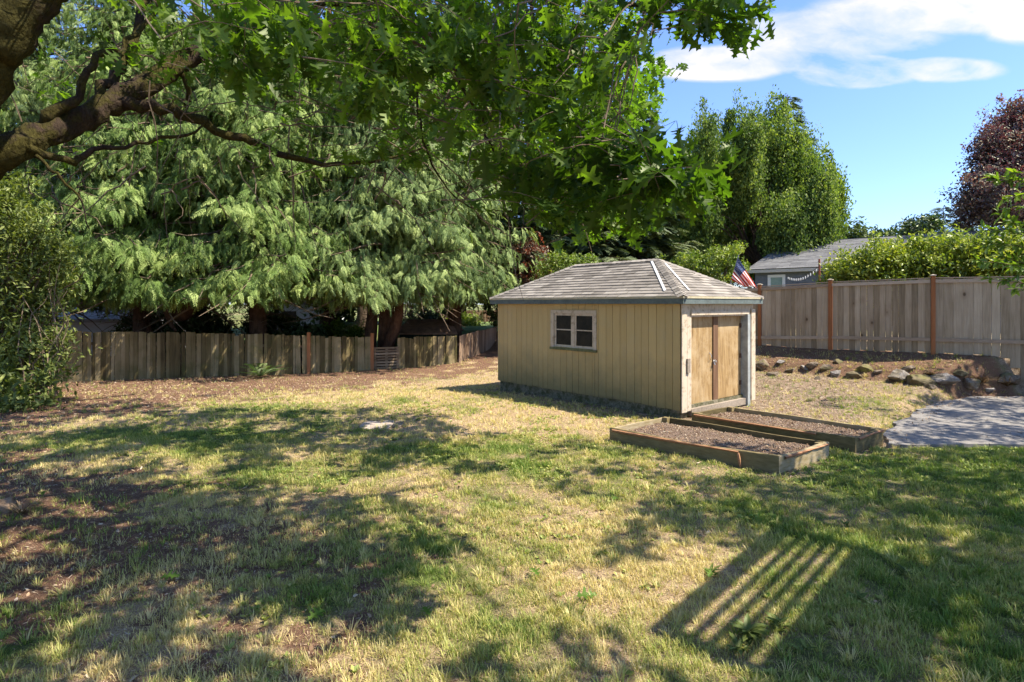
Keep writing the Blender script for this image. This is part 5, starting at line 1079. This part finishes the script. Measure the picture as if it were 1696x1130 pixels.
# undergrowth just beyond the plank fence
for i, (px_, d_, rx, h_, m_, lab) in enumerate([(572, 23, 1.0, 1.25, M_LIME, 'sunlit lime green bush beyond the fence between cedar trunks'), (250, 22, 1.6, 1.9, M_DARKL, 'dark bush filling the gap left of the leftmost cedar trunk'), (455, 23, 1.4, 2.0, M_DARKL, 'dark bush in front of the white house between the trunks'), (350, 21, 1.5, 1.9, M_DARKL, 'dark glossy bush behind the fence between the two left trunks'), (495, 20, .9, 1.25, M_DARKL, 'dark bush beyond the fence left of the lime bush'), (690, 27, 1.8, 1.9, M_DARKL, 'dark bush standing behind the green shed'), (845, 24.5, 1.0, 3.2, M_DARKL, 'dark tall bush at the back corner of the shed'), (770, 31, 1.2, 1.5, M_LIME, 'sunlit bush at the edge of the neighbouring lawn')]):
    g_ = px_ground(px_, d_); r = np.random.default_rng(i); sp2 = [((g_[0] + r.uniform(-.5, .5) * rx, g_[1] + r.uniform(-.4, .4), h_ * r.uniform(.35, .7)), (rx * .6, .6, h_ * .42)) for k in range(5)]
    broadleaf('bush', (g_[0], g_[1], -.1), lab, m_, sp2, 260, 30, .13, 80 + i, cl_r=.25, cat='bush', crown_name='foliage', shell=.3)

# left edge shrub with long leaves
r = np.random.default_rng(91); D_ = 12.3; sph = [(P(px_, py_, D_ + dd), (rx / F * D_, rx / F * D_ * .9, ry / F * D_)) for px_, py_, rx, ry, dd in [(-20, 370, 90, 70, 0), (30, 430, 75, 80, .3), (70, 470, 50, 60, .6), (-30, 520, 90, 90, 0), (40, 540, 60, 60, .5), (0, 330, 60, 45, .4), (80, 420, 34, 40, .6), (-90, 430, 80, 140, 0), (20, 610, 70, 50, .2), (40, 590, 56, 50, -.2), (85, 560, 34, 40, .2)]]
broadleaf('leafy_shrub', (*px_ground(-5, 12.6), 0), 'tall lime green shrub with long leaves at the left edge', M_RHOD, sph, 1000, 26, .115, 92, cl_r=.30, bases=(LEAF_L,), cat='shrub', crown_name='foliage', limbs=130, shell=.35)
D_ = 11.2; sph = [(P(px_, py_, D_ + dd), (rx / F * D_, .5, ry / F * D_)) for px_, py_, rx, ry, dd in [(15, 655, 34, 22, 0), (60, 640, 26, 22, .2), (45, 665, 30, 16, -.2), (92, 628, 16, 16, .5), (-20, 640, 40, 40, 0)]]
broadleaf('rhododendron', (*px_ground(30, 11.4), 0), 'low glossy green rhododendron at the foot of the left shrub', M_RHOD, sph, 100, 16, .15, 93, cl_r=.22, bases=(LEAF_L,), cat='shrub', crown_name='foliage', limbs=30)
# stems of the left shrub: bare twiggy tangle
a = Acc()
for k in range(22):
    g0 = px_ground(r.uniform(0, 105), r.uniform(11.8, 12.6)); e = P(r.uniform(10, 130), r.uniform(430, 600), r.uniform(11.5, 13)); v, f = tube(curve([(g0[0], g0[1], -.05), ((g0[0] + e[0]) / 2 + r.normal() * .2, g0[1], e[2] * .5), e], 9, .04, k), np.linspace(.022, .005, 9), 4, caps=False); a.add(v, f)
o = [q for q in COL.objects if q.name.startswith('leafy_shrub')][0]; sh(a, 'stems', B_TWIG, o)

# sword fern by the fence, dead clumps on the bank, rosettes
def fern(name, c_, L, n, lab, mat, seed, fr=True, cat='fern', group=None):
    r = np.random.default_rng(seed); o = thing(name, tuple(c_), lab, cat, group); A_ = Acc()
    for k in range(n):
        az = 2 * pi * k / n + r.uniform(-.2, .2); el = r.uniform(.5, 1.2); l = L * r.uniform(.7, 1.1); da = np.array([cos(az), sin(az), 0]); t = np.linspace(0, 1, 16); p = np.array(c_) + da * (l * cos(el) * t * 1.1)[:, None] + UP * (l * sin(el) * (t - .55 * t ** 2.2))[:, None]
        sd = np.array([-sin(az), cos(az), 0]); tn = r.random()
        if fr:
            for s_ in (1, -1):
                w_ = .14 * l * np.sin(pi * (t * .9 + .08)) ** .7; A_.add(*scatter(LEAF_S[0] * [1, .45, 1], LEAF_S[1], p[1:], np.tile(sd * s_ + da * .3, (15, 1)), np.tile(UP + da * .2, (15, 1)), w_[1:], np.full(15, tn)))
            v, f = tube(p, np.linspace(.006, .002, 16), 3, caps=False); A_.add(v, f, tn)
        else:
            w_ = .008 * (1 - t * .9); V = np.concatenate([p - sd * w_[:, None], p + sd * w_[:, None]]); i = np.arange(15); A_.add(V, np.stack([i, i + 1, i + 17, i + 16], 1), tn)
    sh(A_, 'fronds' if fr else 'blades', mat, o); return o
M_FERN = foliage('fern_fronds', (.035, .075, .015), (.08, .145, .028), (.16, .22, .05), .4, .06); M_DEAD = foliage('dead_grass', (.10, .055, .03), (.24, .15, .08), (.40, .29, .16), .2, .02, trans_tint=(1, .9, .6))
g_ = G(430, 624, -.05); fern('sword_fern', g_, .95, 22, 'green sword fern in front of the mossy plank fence', M_FERN, 1)
for i, (px_, py_, L, lab) in enumerate([(1624, 636, .55, 'brown dead grass clump on the bank, left of the darker one'), (1668, 640, .6, 'dark dead grass clump on the bank nearest the right edge'), (1262, 612, .3, 'low yellow dry grass clump beside the shed'), (1540, 622, .22, 'dry grass tuft on top of the mossy boulder')]):
    ds = np.linspace(9.5, 17, 400); Z = zpx(py_, ds); hit = np.argmax(Z < gz((px_ - CX) / F * ds, ds)); c_ = P(px_, py_, ds[hit]); fern('dead_grass_clump', c_, L, 150, lab, M_DEAD, 10 + i, fr=False, cat='dead grass', group='dead grass clumps on the bank')
c_ = G(35, 855, 0); fern('dead_grass_clump', c_, .3, 60, 'dry twiggy grass clump beside the far left rock', M_DEAD, 20, fr=False, cat='dead grass')
# ================================================================== THE OAK OVER THE CAMERA
oak = thing('oak_tree', (-4.7, 4.3, 0), 'big mossy oak leaning in from the upper left with lobed leaves overhead', 'tree')
SK = []                                       # skeleton points other twigs may spring from
def limb(name, pts, rad, n=22, wob=.02, seed=0, sides=14, rough=.05, parent=oak, keep=True):
    p = curve(pts, n, wob, seed); rr = np.interp(np.linspace(0, 1, n), np.linspace(0, 1, len(rad)), rad); v, f = tube(p, rr, sides, rough, seed); a = Acc(); a.add(v, f)
    o = sh(a, name, B_OAK, parent, True)
    if keep: SK.extend([(q, r_) for q, r_ in zip(p, rr)])
    return o
J = P(-150, 345, 4.2)
limb('trunk', [(-4.7, 4.3, -.3), (-4.65, 4.3, 1.0), (-4.45, 4.25, 2.0), J + [-.15, 0, .1], J + [-.3, .1, 1.2], J + [-.9, .4, 3.0], J + [-1.2, .8, 5.5]], [.62, .46, .42, .36, .30, .22, .12], 34, .012, 1, 20, .03)
limb('limb', [J + [-.1, 0, -.2], P(-5, 262, 4.3), P(120, 205, 4.7), P(215, 155, 5.1), P(318, 92, 5.6), P(420, 30, 6.2), P(560, -60, 7.0), P(760, -150, 7.5), P(980, -220, 8)], [.165, .115, .104, .098, .088, .075, .065, .055, .04], 70, .010, 2, 20, .085)
limb('limb', [J + [.0, 0, .3], P(-62, 225, 4.0), P(-12, 110, 3.9), P(40, 15, 3.9), P(120, -90, 4.0), P(240, -300, 4.4), P(500, -520, 5)], [.15, .12, .12, .14, .14, .11, .06], 54, .008, 3, 20, .07)
limb('branch', [P(205, 172, 5.0), P(262, 178, 5.1), P(330, 200, 5.3), P(415, 236, 5.5), P(490, 262, 5.7), P(560, 272, 5.8), P(640, 262, 6.0), P(720, 240, 6.3)], [.06, .052, .045, .038, .03, .022, .014, .008], 28, .014, 4, 8, .1)
limb('branch', [P(10, 225, 4.3), P(62, 250, 4.4), P(125, 264, 4.6), P(165, 247, 4.7), P(240, 236, 4.9), P(320, 218, 5.2), P(350, 196, 5.3)], [.045, .035, .03, .022, .017, .012, .006], 26, .012, 5, 7, .12)
limb('branch', [P(60, 258, 4.4), P(85, 282, 4.4), P(108, 302, 4.45), P(136, 335, 4.5), P(145, 380, 4.5)], [.014, .012, .010, .008, .004], 16, .006, 6, 5, .15)
limb('branch', [P(300, 112, 5.5), P(310, 140, 5.5), P(317, 170, 5.6)], [.04, .03, .012], 8, .01, 7, 6, .1)
limb('branch', [P(75, 206, 4.5), P(130, 150, 4.6), P(165, 100, 4.7), P(215, 70, 4.9), P(250, 20, 5.1), P(262, -60, 5.2)], [.05, .035, .026, .022, .02, .015], 24, .02, 8, 7, .1)
limb('branch', [P(150, 182, 4.8), P(180, 140, 5.0), P(212, 90, 5.3), P(240, 10, 5.6), P(250, -70, 5.8)], [.05, .045, .04, .035, .03], 16, .02, 9, 8, .1)
limb('branch', [P(360, 60, 5.9), P(470, 20, 5.6), P(600, 10, 5.2), P(720, 60, 4.9), P(760, 130, 4.8), P(800, 190, 4.8), P(850, 170, 4.8), P(905, 150, 4.8)], [.04, .03, .024, .020, .016, .012, .008, .004], 34, .014, 10, 6, .1)
limb('branch', [P(800, 190, 4.8), P(812, 240, 4.9), P(860, 310, 5.0), P(940, 340, 5.0), P(1040, 320, 4.9), P(1120, 315, 4.8)], [.011, .010, .008, .007, .005, .003], 24, .01, 11, 5, .1)
limb('branch', [P(600, -60, 5.2), P(760, -60, 4.6), P(930, -30, 4.3), P(1050, 10, 4.2), P(1150, 22, 4.2), P(1230, 20, 4.2)], [.04, .03, .022, .015, .009, .004], 24, .014, 12, 6, .1)
limb('branch', [P(690, 90, 5.2), P(692, 180, 5.2), P(705, 250, 5.2), P(740, 310, 5.3), P(780, 345, 5.3), P(850, 350, 5.2)], [.013, .011, .009, .008, .006, .003], 24, .01, 13, 5, .1)
limb('limb', [J + [-.3, .1, 1.4], (-3.2, 5.2, 6.2), (-1.2, 6.6, 7.2), (1.4, 8.0, 7.8), (3.6, 9.4, 8.2)], [.2, .17, .13, .09, .04], 30, .03, 14, 12, .05)
limb('limb', [J + [-.4, .1, 1.9], (-3.0, 4.6, 6.4), (-.8, 4.0, 7.4), (2.0, 4.2, 8.0), (4.5, 5.0, 8.2)], [.2, .16, .12, .08, .04], 30, .03, 15, 12, .05)
limb('limb', [J + [-.6, .2, 2.6], (-5.6, 7.0, 7.5), (-4.2, 9.6, 8.8), (-2.4, 12.0, 9.6)], [.2, .15, .10, .04], 24, .03, 16, 12, .05)
# bare twiggy growth round the limbs
class TwigAcc(Acc):
    def add(s, v, fs, t=None):
        q = np.asarray(v); d = np.maximum(q[:, 1], .2); px = CX + F * q[:, 0] / d; py = HY + F * (CH - q[:, 2]) / d
        lim = np.where(py < 75, 1240, np.where(py < 250, 1075, np.where(py < 345, 1165, 1050)))
        if ((q[:, 1] > .5) & (px > lim) & (px < 1900) & (py > -10) & (py < 520)).any(): return s
        return Acc.add(s, v, fs, t)
tw = TwigAcc(); r = np.random.default_rng(500)
for k in range(170):
    px_, py_ = r.uniform(20, 560), r.uniform(60, 330)
    if k > 90: px_, py_ = r.uniform(560, 1000), r.uniform(60, 340)
    c_ = P(px_, py_, r.uniform(4.6, 6.2)); dd = np.array([r.normal() * .6 + .3, r.normal() * .4, r.normal() * .6 - .15]); L = r.uniform(.3, 1.1); v, f = tube(curve([c_, c_ + dd * L * .5 + rdir(1, r)[0] * .05, c_ + dd * L + UP * r.uniform(-.25, .1)], 8, .012, k), np.linspace(r.uniform(.004, .009), .0015, 8), 4, caps=False); tw.add(v, f)
def in_poly(poly, px_, py_): return sdist(np.array(poly, float), np.array([px_]), np.array([py_]))[0] < 0
def leafy(acc, poly, n, d0, d1, lsz, nl, seed, base=OAK_F, tl=.5, tw_r=.004, connect=.5, tint0=.45):
    r = np.random.default_rng(seed); poly = np.array(poly, float); lo, hi = poly.min(0), poly.max(0); P_, F_, N_, S_, T_ = [], [], [], [], []
    skp = np.array([q for q, _ in SK]) if SK else None; c = 0
    while c < n:
        px_, py_ = r.uniform(lo[0], hi[0]), r.uniform(lo[1], hi[1])
        if not in_poly(poly, px_, py_): continue
        c += 1; tip = P(px_, py_, r.uniform(d0, d1)); az = r.uniform(0, 2 * pi); td = np.array([cos(az), sin(az) * .8, -.15 + .35 * r.normal()]); td[0] += .35; td /= np.linalg.norm(td); L = tl * r.uniform(.6, 1.3); st = tip - td * L
        tp = curve([st, (st + tip) / 2 + rdir(1, r)[0] * .05 + UP * .03, tip], 7); v, f = tube(tp, np.linspace(tw_r, tw_r * .4, 7), 4, caps=False); tw.add(v, f)
        if connect and r.random() < connect and skp is not None:
            dist = np.linalg.norm(skp - st, axis=1) + (skp[:, 2] < st[2]) * .4; j = np.argmin(dist)
            if dist[j] < 2.2: m_ = (skp[j] + st) / 2 + UP * .12 * dist[j] + rdir(1, r)[0] * .08; v, f = tube(curve([skp[j], m_, st], 10, .012, c), np.linspace(tw_r * 1.6, tw_r, 10), 5, caps=False); tw.add(v, f)
        m = int(nl * r.uniform(.7, 1.3)); t = np.concatenate([r.uniform(.15, .9, m // 2), np.full(m - m // 2, .97)]); pp = np.stack([np.interp(t, np.linspace(0, 1, 7), tp[:, k]) for k in range(3)], 1); a2 = r.uniform(0, 2 * pi, m); sd = np.cross(td, UP); sd /= np.linalg.norm(sd); nn_ = np.cross(sd, td)
        fw = td * r.uniform(.3, 1.0, m)[:, None] + (np.cos(a2)[:, None] * sd + .45 * np.sin(a2)[:, None] * nn_) + UP * r.uniform(-.9, .05, m)[:, None]; fw /= np.linalg.norm(fw, axis=1, keepdims=True)
        s_ = lsz * r.uniform(.6, 1.15, m); P_.append(pp + fw * (s_ * .35)[:, None]); F_.append(fw); N_.append(UP + rdir(m, r) * .75); S_.append(s_ * np.where(r.random(m) < .2, .6, 1)); T_.append(np.clip(tint0 + .22 * r.normal(size=m), 0, 1))
    add_scatter(acc, [base], np.concatenate(P_), np.concatenate(F_), np.concatenate(N_), np.concatenate(S_), np.concatenate(T_), r)
cr = Acc()
leafy(cr, [(560, 20), (1050, 50), (1085, 230), (1120, 280), (1060, 370), (930, 385), (850, 320), (770, 260), (640, 210), (570, 120)], 95, 3.2, 5.6, .165, 15, 1, tint0=.55)
leafy(cr, [(640, 20), (1030, 40), (1040, 150), (940, 200), (760, 190), (640, 140)], 30, 3.2, 4.4, .17, 13, 11, tint0=.55)
leafy(cr, [(230, -60), (1080, -60), (1080, 40), (560, 60), (330, 60), (240, 20)], 80, 3.4, 5.4, .165, 13, 2, tint0=.55)
leafy(cr, [(330, 10), (480, 10), (560, 90), (420, 130), (340, 80)], 16, 3.0, 3.8, .19, 12, 12)
leafy(cr, [(1075, -40), (1270, -40), (1245, 40), (1215, 62), (1150, 50), (1085, 45)], 24, 3.6, 4.4, .18, 12, 3)
leafy(cr, [(850, 260), (1120, 250), (1170, 275), (1150, 325), (1040, 360), (950, 375), (880, 330)], 34, 3.2, 4.4, .19, 12, 4, tint0=.25)  # this set and the next tinted darker in place of canopy shade
leafy(cr, [(1050, 262), (1160, 262), (1175, 300), (1130, 320), (1060, 320)], 12, 3.1, 3.6, .19, 11, 13, tint0=.2)
leafy(cr, [(180, 60), (560, 60), (760, 180), (700, 280), (560, 290), (420, 250), (330, 190), (200, 120)], 46, 4.4, 6.2, .16, 9, 5)
leafy(cr, [(60, 60), (330, 80), (300, 240), (100, 260)], 16, 5.2, 7.0, .15, 8, 6)
sh(cr, 'crown', M_OAK, oak)
cr = Acc()                                    # outer crown farther along the limbs, in leaves coloured lighter as if sunlit
leafy(cr, [(560, -60), (1085, -60), (1075, 80), (1070, 170), (1040, 270), (960, 300), (900, 200), (700, 280), (600, 200)], 330, 7.0, 10.0, .18, 13, 7, OAK_C, .6, .008, .25, .55)
leafy(cr, [(850, 200), (1050, 180), (1060, 300), (1050, 380), (960, 390), (900, 330)], 90, 6.5, 9.0, .18, 12, 8, OAK_C, .5, .007, .2, .6)
leafy(cr, [(1040, 60), (1100, 100), (1090, 175), (1050, 250), (1020, 200)], 40, 7.5, 9.5, .17, 12, 9, OAK_C, .5, .007, .2, .6)
leafy(cr, [(350, -60), (640, -60), (640, 200), (480, 200), (380, 60)], 60, 7.5, 10.0, .17, 11, 10, OAK_C, .6, .008, .2, .5)
sh(cr, 'outer_crown', M_OAKF, oak)

# ---- overhead canopy: clumps hang above and beside the frame, their shade falls on the lawn
ROWS = [672, 725, 775, 825, 875, 925, 975, 1025, 1090, 1250, 1500]
SG = np.array([  # shade fraction per 100 px column, first column is -100..0
 [.7, .6, .4, .25, .1, .05, .05, 0, 0, 0, 0, 0, 0, 0, 0, .1, .5, .6],
 [.6, .6, .6, .4, .35, .3, .25, .0, 0, 0, 0, 0, 0, 0, .1, .5, .8, .8],
 [.8, .8, .75, .6, .6, .6, .5, .35, .05, .2, .4, .35, .45, .6, .7, .75, .8, .8],
 [.6, .6, .8, .8, .7, .65, .6, .35, .1, .1, .4, .55, .6, .75, .85, .85, .85, .9],
 [.5, .45, .6, .85, .65, .7, .7, .1, .05, .05, .3, .5, .85, .9, .9, .9, .9, .9],
 [.4, .35, .6, .9, .75, .5, .5, .4, .3, .05, .02, .25, .8, .95, .95, .95, .95, .9],
 [.6, .5, .7, .8, .8, .8, .7, .65, .6, .1, .02, .10, .5, .9, .95, .95, .95, .95],
 [.8, .8, .85, .8, .7, .7, .5, .6, .7, .1, .02, .30, .8, .9, .95, .95, .95, .95],
 [.8, .8, .8, .8, .8, .7, .6, .6, .6, .15, .1, .4, .5, .7, .8, .8, .8, .8],
 [.8, .8, .8, .8, .8, .7, .7, .6, .6, .4, .3, .5, .6, .7, .8, .8, .8, .8],
 [.8, .8, .8, .8, .8, .7, .7, .6, .6, .4, .4, .5, .6, .7, .8, .8, .8, .8]])
def shade_at(px_, py_):
    cx_ = np.clip((px_ + 50) / 100, 0, 16.999); ry_ = np.interp(py_, ROWS, np.arange(11.)); i = np.minimum(ry_.astype(int), 9); j = cx_.astype(int); j = np.minimum(j, 16); u, v_ = cx_ - j, ry_ - i
    return (SG[i, j] * (1 - u) + SG[i, j + 1] * u) * (1 - v_) + (SG[i + 1, j] * (1 - u) + SG[i + 1, j + 1] * u) * v_
r = np.random.default_rng(900); N = 13000
gyv = np.sqrt(r.random(N) * (13.5 ** 2 - 1.2 ** 2) + 1.2 ** 2); gxv = (r.random(N) * 2 - 1) * (gyv * .92 + .8)
px_, py_ = to_px(gxv, gyv); sf = shade_at(px_, py_); area = .92 * (13.5 ** 2 - 1.2 ** 2) + 1.6 * 10
keepn = int(area / .20); sel = r.random(N) < np.clip(sf, 0, 1) ** 1.5 * 1.05 * keepn / N * np.where(gxv > 1.5, 2.3, 1.5)
gxv, gyv = gxv[sel], gyv[sel]; h = r.uniform(5.6, 8.6, len(gxv)); K1 = SUNV / SUNV[2]
def vis(x, y, z, m=.55): return (y > .2) & (np.abs(x) < .93 * y + m) & (z < CH + .575 * y + m)
PW = np.array([G(1280, 905)[:2], G(1440, 905)[:2], G(1300, 1050)[:2], G(1085, 1035)[:2]])
st_ = G(632, 708, 0); kp = (sdist(PW, gxv, gyv) > .22) & (np.hypot(gxv - st_[0] - .3, gyv - st_[1] - .3) > 1.5); gxv, gyv, h = gxv[kp], gyv[kp], h[kp]
for _ in range(14): bad = vis(gxv + K1[0] * h, gyv + K1[1] * h, h); h = np.where(bad, h + .5, h)
B_ = np.stack([gxv + K1[0] * h, gyv + K1[1] * h, h], 1); ok = ~vis(*B_.T); B_ = B_[ok]
cherry = thing('cherry_tree', (13.2, 6.2, gz1(13.2, 6.2)), 'young tree with long glossy leaves poking in at the right edge', 'tree')
def canopy(acc, C_, per, lsz, bases, rr, seed):
    r = np.random.default_rng(seed); q = np.repeat(np.arange(len(C_)), per); n = len(q); p = C_[q] + rdir(n, r) * (rr * r.random(n) ** .45)[:, None] * [1, 1, .6]
    add_scatter(acc, bases, p, rdir(n, r) * [1, 1, .5], UP + rdir(n, r) * .55, lsz * (.7 + .6 * r.random(n)), np.clip(.5 + .2 * r.normal(size=n), 0, 1), r)
left = B_[:, 0] < 6.0; CO, CR = B_[left], B_[~left]
print('canopy clumps', len(CO), len(CR))
a = Acc(); canopy(a, CO, 26, .18, [OAK_C], .33, 1); sh(a, 'overhead_crown', M_OAK, oak)
skp = np.array([q for q, _ in SK]); skp_hi = skp[skp[:, 2] > 4.5]
for j, c_ in enumerate(CO):
    if j % 3: continue
    d_ = np.linalg.norm(skp_hi - c_, axis=1); k = np.argmin(d_); v, f = tube(curve([skp_hi[k], (skp_hi[k] + c_) / 2 + UP * .2 + rdir(1, r)[0] * .15, c_], 8, .02, j), np.linspace(.008 + .006 * d_[k], .005, 8), 4, caps=False); tw.add(v, f)
sh(tw, 'twigs', B_TWIG, oak)
M_CHE = foliage('cherry_leaves', (.05, .10, .015), (.11, .19, .03), (.22, .31, .05), .45, .05, trans_tint=(1.4, 1.5, .35), grough=.4)
a = Acc(); canopy(a, CR, 40, .15, [LEAF_S], .42, 2); tw2 = Acc(); tk = curve([(13.2, 6.2, -.2), (13.1, 6.3, 1.5), (12.8, 6.4, 3.2), (12.2, 6.2, 6.0), (11.6, 6, 8.5)], 18, .02, 5); v, f = tube(tk, np.linspace(.22, .05, 18), 10, .05); b_ = Acc(); b_.add(v, f); sh(b_, 'trunk', B_DARK, cherry, True)
for j, c_ in enumerate(CR):
    if j % 4: continue
    k = int(np.clip(np.interp(c_[2] - 2, tk[:, 2], np.arange(18)), 4, 17)); L = np.linalg.norm(tk[k] - c_); v, f = tube(curve([tk[k], (tk[k] + c_) / 2 + UP * .25 + rdir(1, r)[0] * .2, c_], 8, .02, j), np.linspace(.01 + .007 * L, .005, 8), 4, caps=False); tw2.add(v, f)
# the shoots that reach into the picture at the right edge
for px0, py0, px1, py1, d_, n in [(1740, 330, 1655, 292, 7.6, 15), (1760, 320, 1660, 300, 7.4, 14), (1760, 330, 1672, 330, 7.5, 14), (1750, 420, 1640, 378, 7.4, 20), (1750, 440, 1662, 352, 7.7, 16), (1760, 440, 1650, 402, 7.6, 18), (1750, 470, 1628, 432, 7.3, 20), (1760, 500, 1650, 462, 7.3, 18), (1760, 480, 1670, 425, 7.5, 18), (1770, 500, 1690, 480, 7.2, 12), (1770, 400, 1690, 370, 7.5, 14), (1760, 460, 1690, 445, 7.6, 14), (1750, 300, 1690, 288, 7.7, 10), (1760, 360, 1685, 345, 7.8, 12)]:
    p0, p1 = P(px0, py0, d_), P(px1 - 10, py1, d_ + r.uniform(-.3, .3)); cpts = curve([p0, (p0 + p1) / 2 + UP * .08, p1], 9, .006, int(px1)); v, f = tube(cpts, np.linspace(.008, .002, 9), 4, caps=False); tw2.add(v, f); v, f = tube(curve([np.array([12.9, 6.4, 2.6 + (500 - py0) / 120]), (p0 + np.array([12.9, 6.4, 3])) / 2 + UP * .3, p0], 9, .01, 3), np.linspace(.03, .008, 9), 5, caps=False); tw2.add(v, f)
    n = int(n * 2.8); t = r.uniform(.25, 1.0, n); t[:4] = 1; pp = np.stack([np.interp(t, np.linspace(0, 1, 9), cpts[:, k]) for k in range(3)], 1); td = (p1 - p0) / np.linalg.norm(p1 - p0); fw = td * r.uniform(.4, 1, n)[:, None] + rdir(n, r) * .7 + UP * r.uniform(-.6, .1, n)[:, None]
    add_scatter(a, [LEAF_L], pp, fw, UP + rdir(n, r) * .5, .145 * r.uniform(.6, 1.1, n), np.clip(.6 + .2 * r.normal(size=n), 0, 1), r)
sh(tw2, 'branches', B_TWIG, cherry); sh(a, 'crown', M_CHE, cherry)

# ---- fallen green leaves and broadleaf weeds in the lawn
r = np.random.default_rng(1200)
for i, (px_, py_, s_, lab) in enumerate([(952, 1003, .13, 'fallen green oak leaf lying alone on the dry grass near the middle'), (893, 965, .11, 'fallen oak leaf just left of the lone green leaf'), (1022, 838 - 5, .10, 'small fallen leaf in the lawn below the flat stones, to the right'), (517, 826, .13, 'upright fallen oak leaf in the shaded grass left of centre'), (712, 1033, .10, 'fallen light green leaf near the bottom centre'), (540, 1025, .12, 'pale upturned leaf in the shaded grass at lower left'), (264, 975, .12, 'fallen leaf on bare soil at lower left'), (70, 832, .12, 'green sprig beside the far left rock'), (1180, 955, .12, 'pale green leaf at the left edge of the shaded grass')]):
    g_ = G(px_, py_, 0); z = gz1(g_[0], g_[1]); v, f, t_ = scatter(OAK_F[0], OAK_F[1], np.array([[0, 0, .03]]), np.array([[cos(i * 2.1), sin(i * 2.1), .25]]), np.array([[.1, -.3, 1.0]]), np.array([s_ * 1.2]), np.array([.6])); a = Acc(); a.add(v, f, t_)
    o = a.build('fallen_leaf', M_OAKF); o.location = (g_[0], g_[1], z); tag(o, lab, 'leaf', 'green leaves fallen on the lawn')
def rosette(c_, n, L, lab, i):
    r = np.random.default_rng(i); a = Acc(); az = r.uniform(0, 2 * pi, n); fw = np.stack([np.cos(az), np.sin(az), r.uniform(.15, .8, n)], 1); add_scatter(a, [LEAF_L], np.zeros((n, 3)) + rdir(n, r) * .02 + [0, 0, .02], fw, UP + .2 * rdir(n, r), L * .7 * r.uniform(.6, 1.1, n), np.clip(.4 + .2 * r.normal(size=n), 0, 1), r)
    o = a.build('broadleaf_weed', M_RHOD); o.location = (c_[0], c_[1], gz1(c_[0], c_[1])); tag(o, lab, 'weed', 'broadleaf weeds in the lawn')
spots = [(1240, 1062, 30, .2, 'large leafy weed clump at the lower end of the light stripes'), (1290, 1050, 16, .14, 'smaller weed clump right of the large one'), (1225, 1085, 14, .14, 'weed tuft just in front of the large clump'), (1400, 880, 10, .10, 'small weed at the top of the light stripes'), (1180, 958, 14, .12, 'pale weed rosette beside the left of the light stripes'), (1420, 1000, 14, .12, 'weed right of the light stripes in shade'), (1500, 960, 12, .12, 'weed in the shaded grass at right'), (1560, 1020, 12, .12, 'weed in the shaded lower right'), (1330, 1090, 12, .12, 'weed near the bottom right of centre'), (1055, 795, 10, .10, 'weed in front of the near raised bed'), (880, 795, 9, .1, 'weed in the sunlit lawn left of the raised bed'), (250, 775, 10, .12, 'weed in the shaded soil at left'), (310, 808, 10, .12, 'weed left of centre beside bare soil'), (400, 842, 12, .12, 'low weed in the shadow left of centre')]
for i, (px_, py_, n, L, lab) in enumerate(spots): rosette(G(px_, py_, 0), n, L, lab, i)

# ---- added slatted frame, out of view, that casts the light stripes on the grass
hP = 4.0; off = K1[:2] * hP; q0, q1 = G(1262, 890)[:2], G(1075, 1042)[:2]; pd = (q0 - q1) / np.linalg.norm(q0 - q1); pn = np.array([pd[1], -pd[0]]); Lp = np.linalg.norm(q0 - q1) + .25
o0 = q1 + off - pd * .05; caster = thing('shadow_slats', (o0[0], o0[1], 0), 'slatted frame added out of view to cast the light stripes on the lawn', 'shadow_slats')
for k, (s0, s1) in enumerate([(.02, .17), (.245, .285), (.355, .395), (.455, .495), (.56, .60), (.67, 1.0), (1.01, 1.35)]):
    a = Acc(); a.add(box(v3(o0 + pn * s0, hP), v3(pd * Lp, 0), v3(pn * (s1 - s0), 0), (0, 0, .04)), BOXF, RNG.random()); sh(a, 'caster_slat', M_RAIL, caster)
for t in (.0, Lp - .09):
    a = Acc(); a.add(box(v3(o0 + pd * t + pn * .0, hP - .145), v3(pd * .09, 0), v3(pn * 1.36, 0), (0, 0, .14)), BOXF, .5); sh(a, 'beam', M_RAIL, caster)
    a = Acc(); a.add(box(v3(o0 + pd * t + pn * 1.26, -.1), v3(pd * .09, 0), v3(pn * .09, 0), (0, 0, hP - .05)), BOXF, .5); sh(a, 'post', M_RAIL, caster)
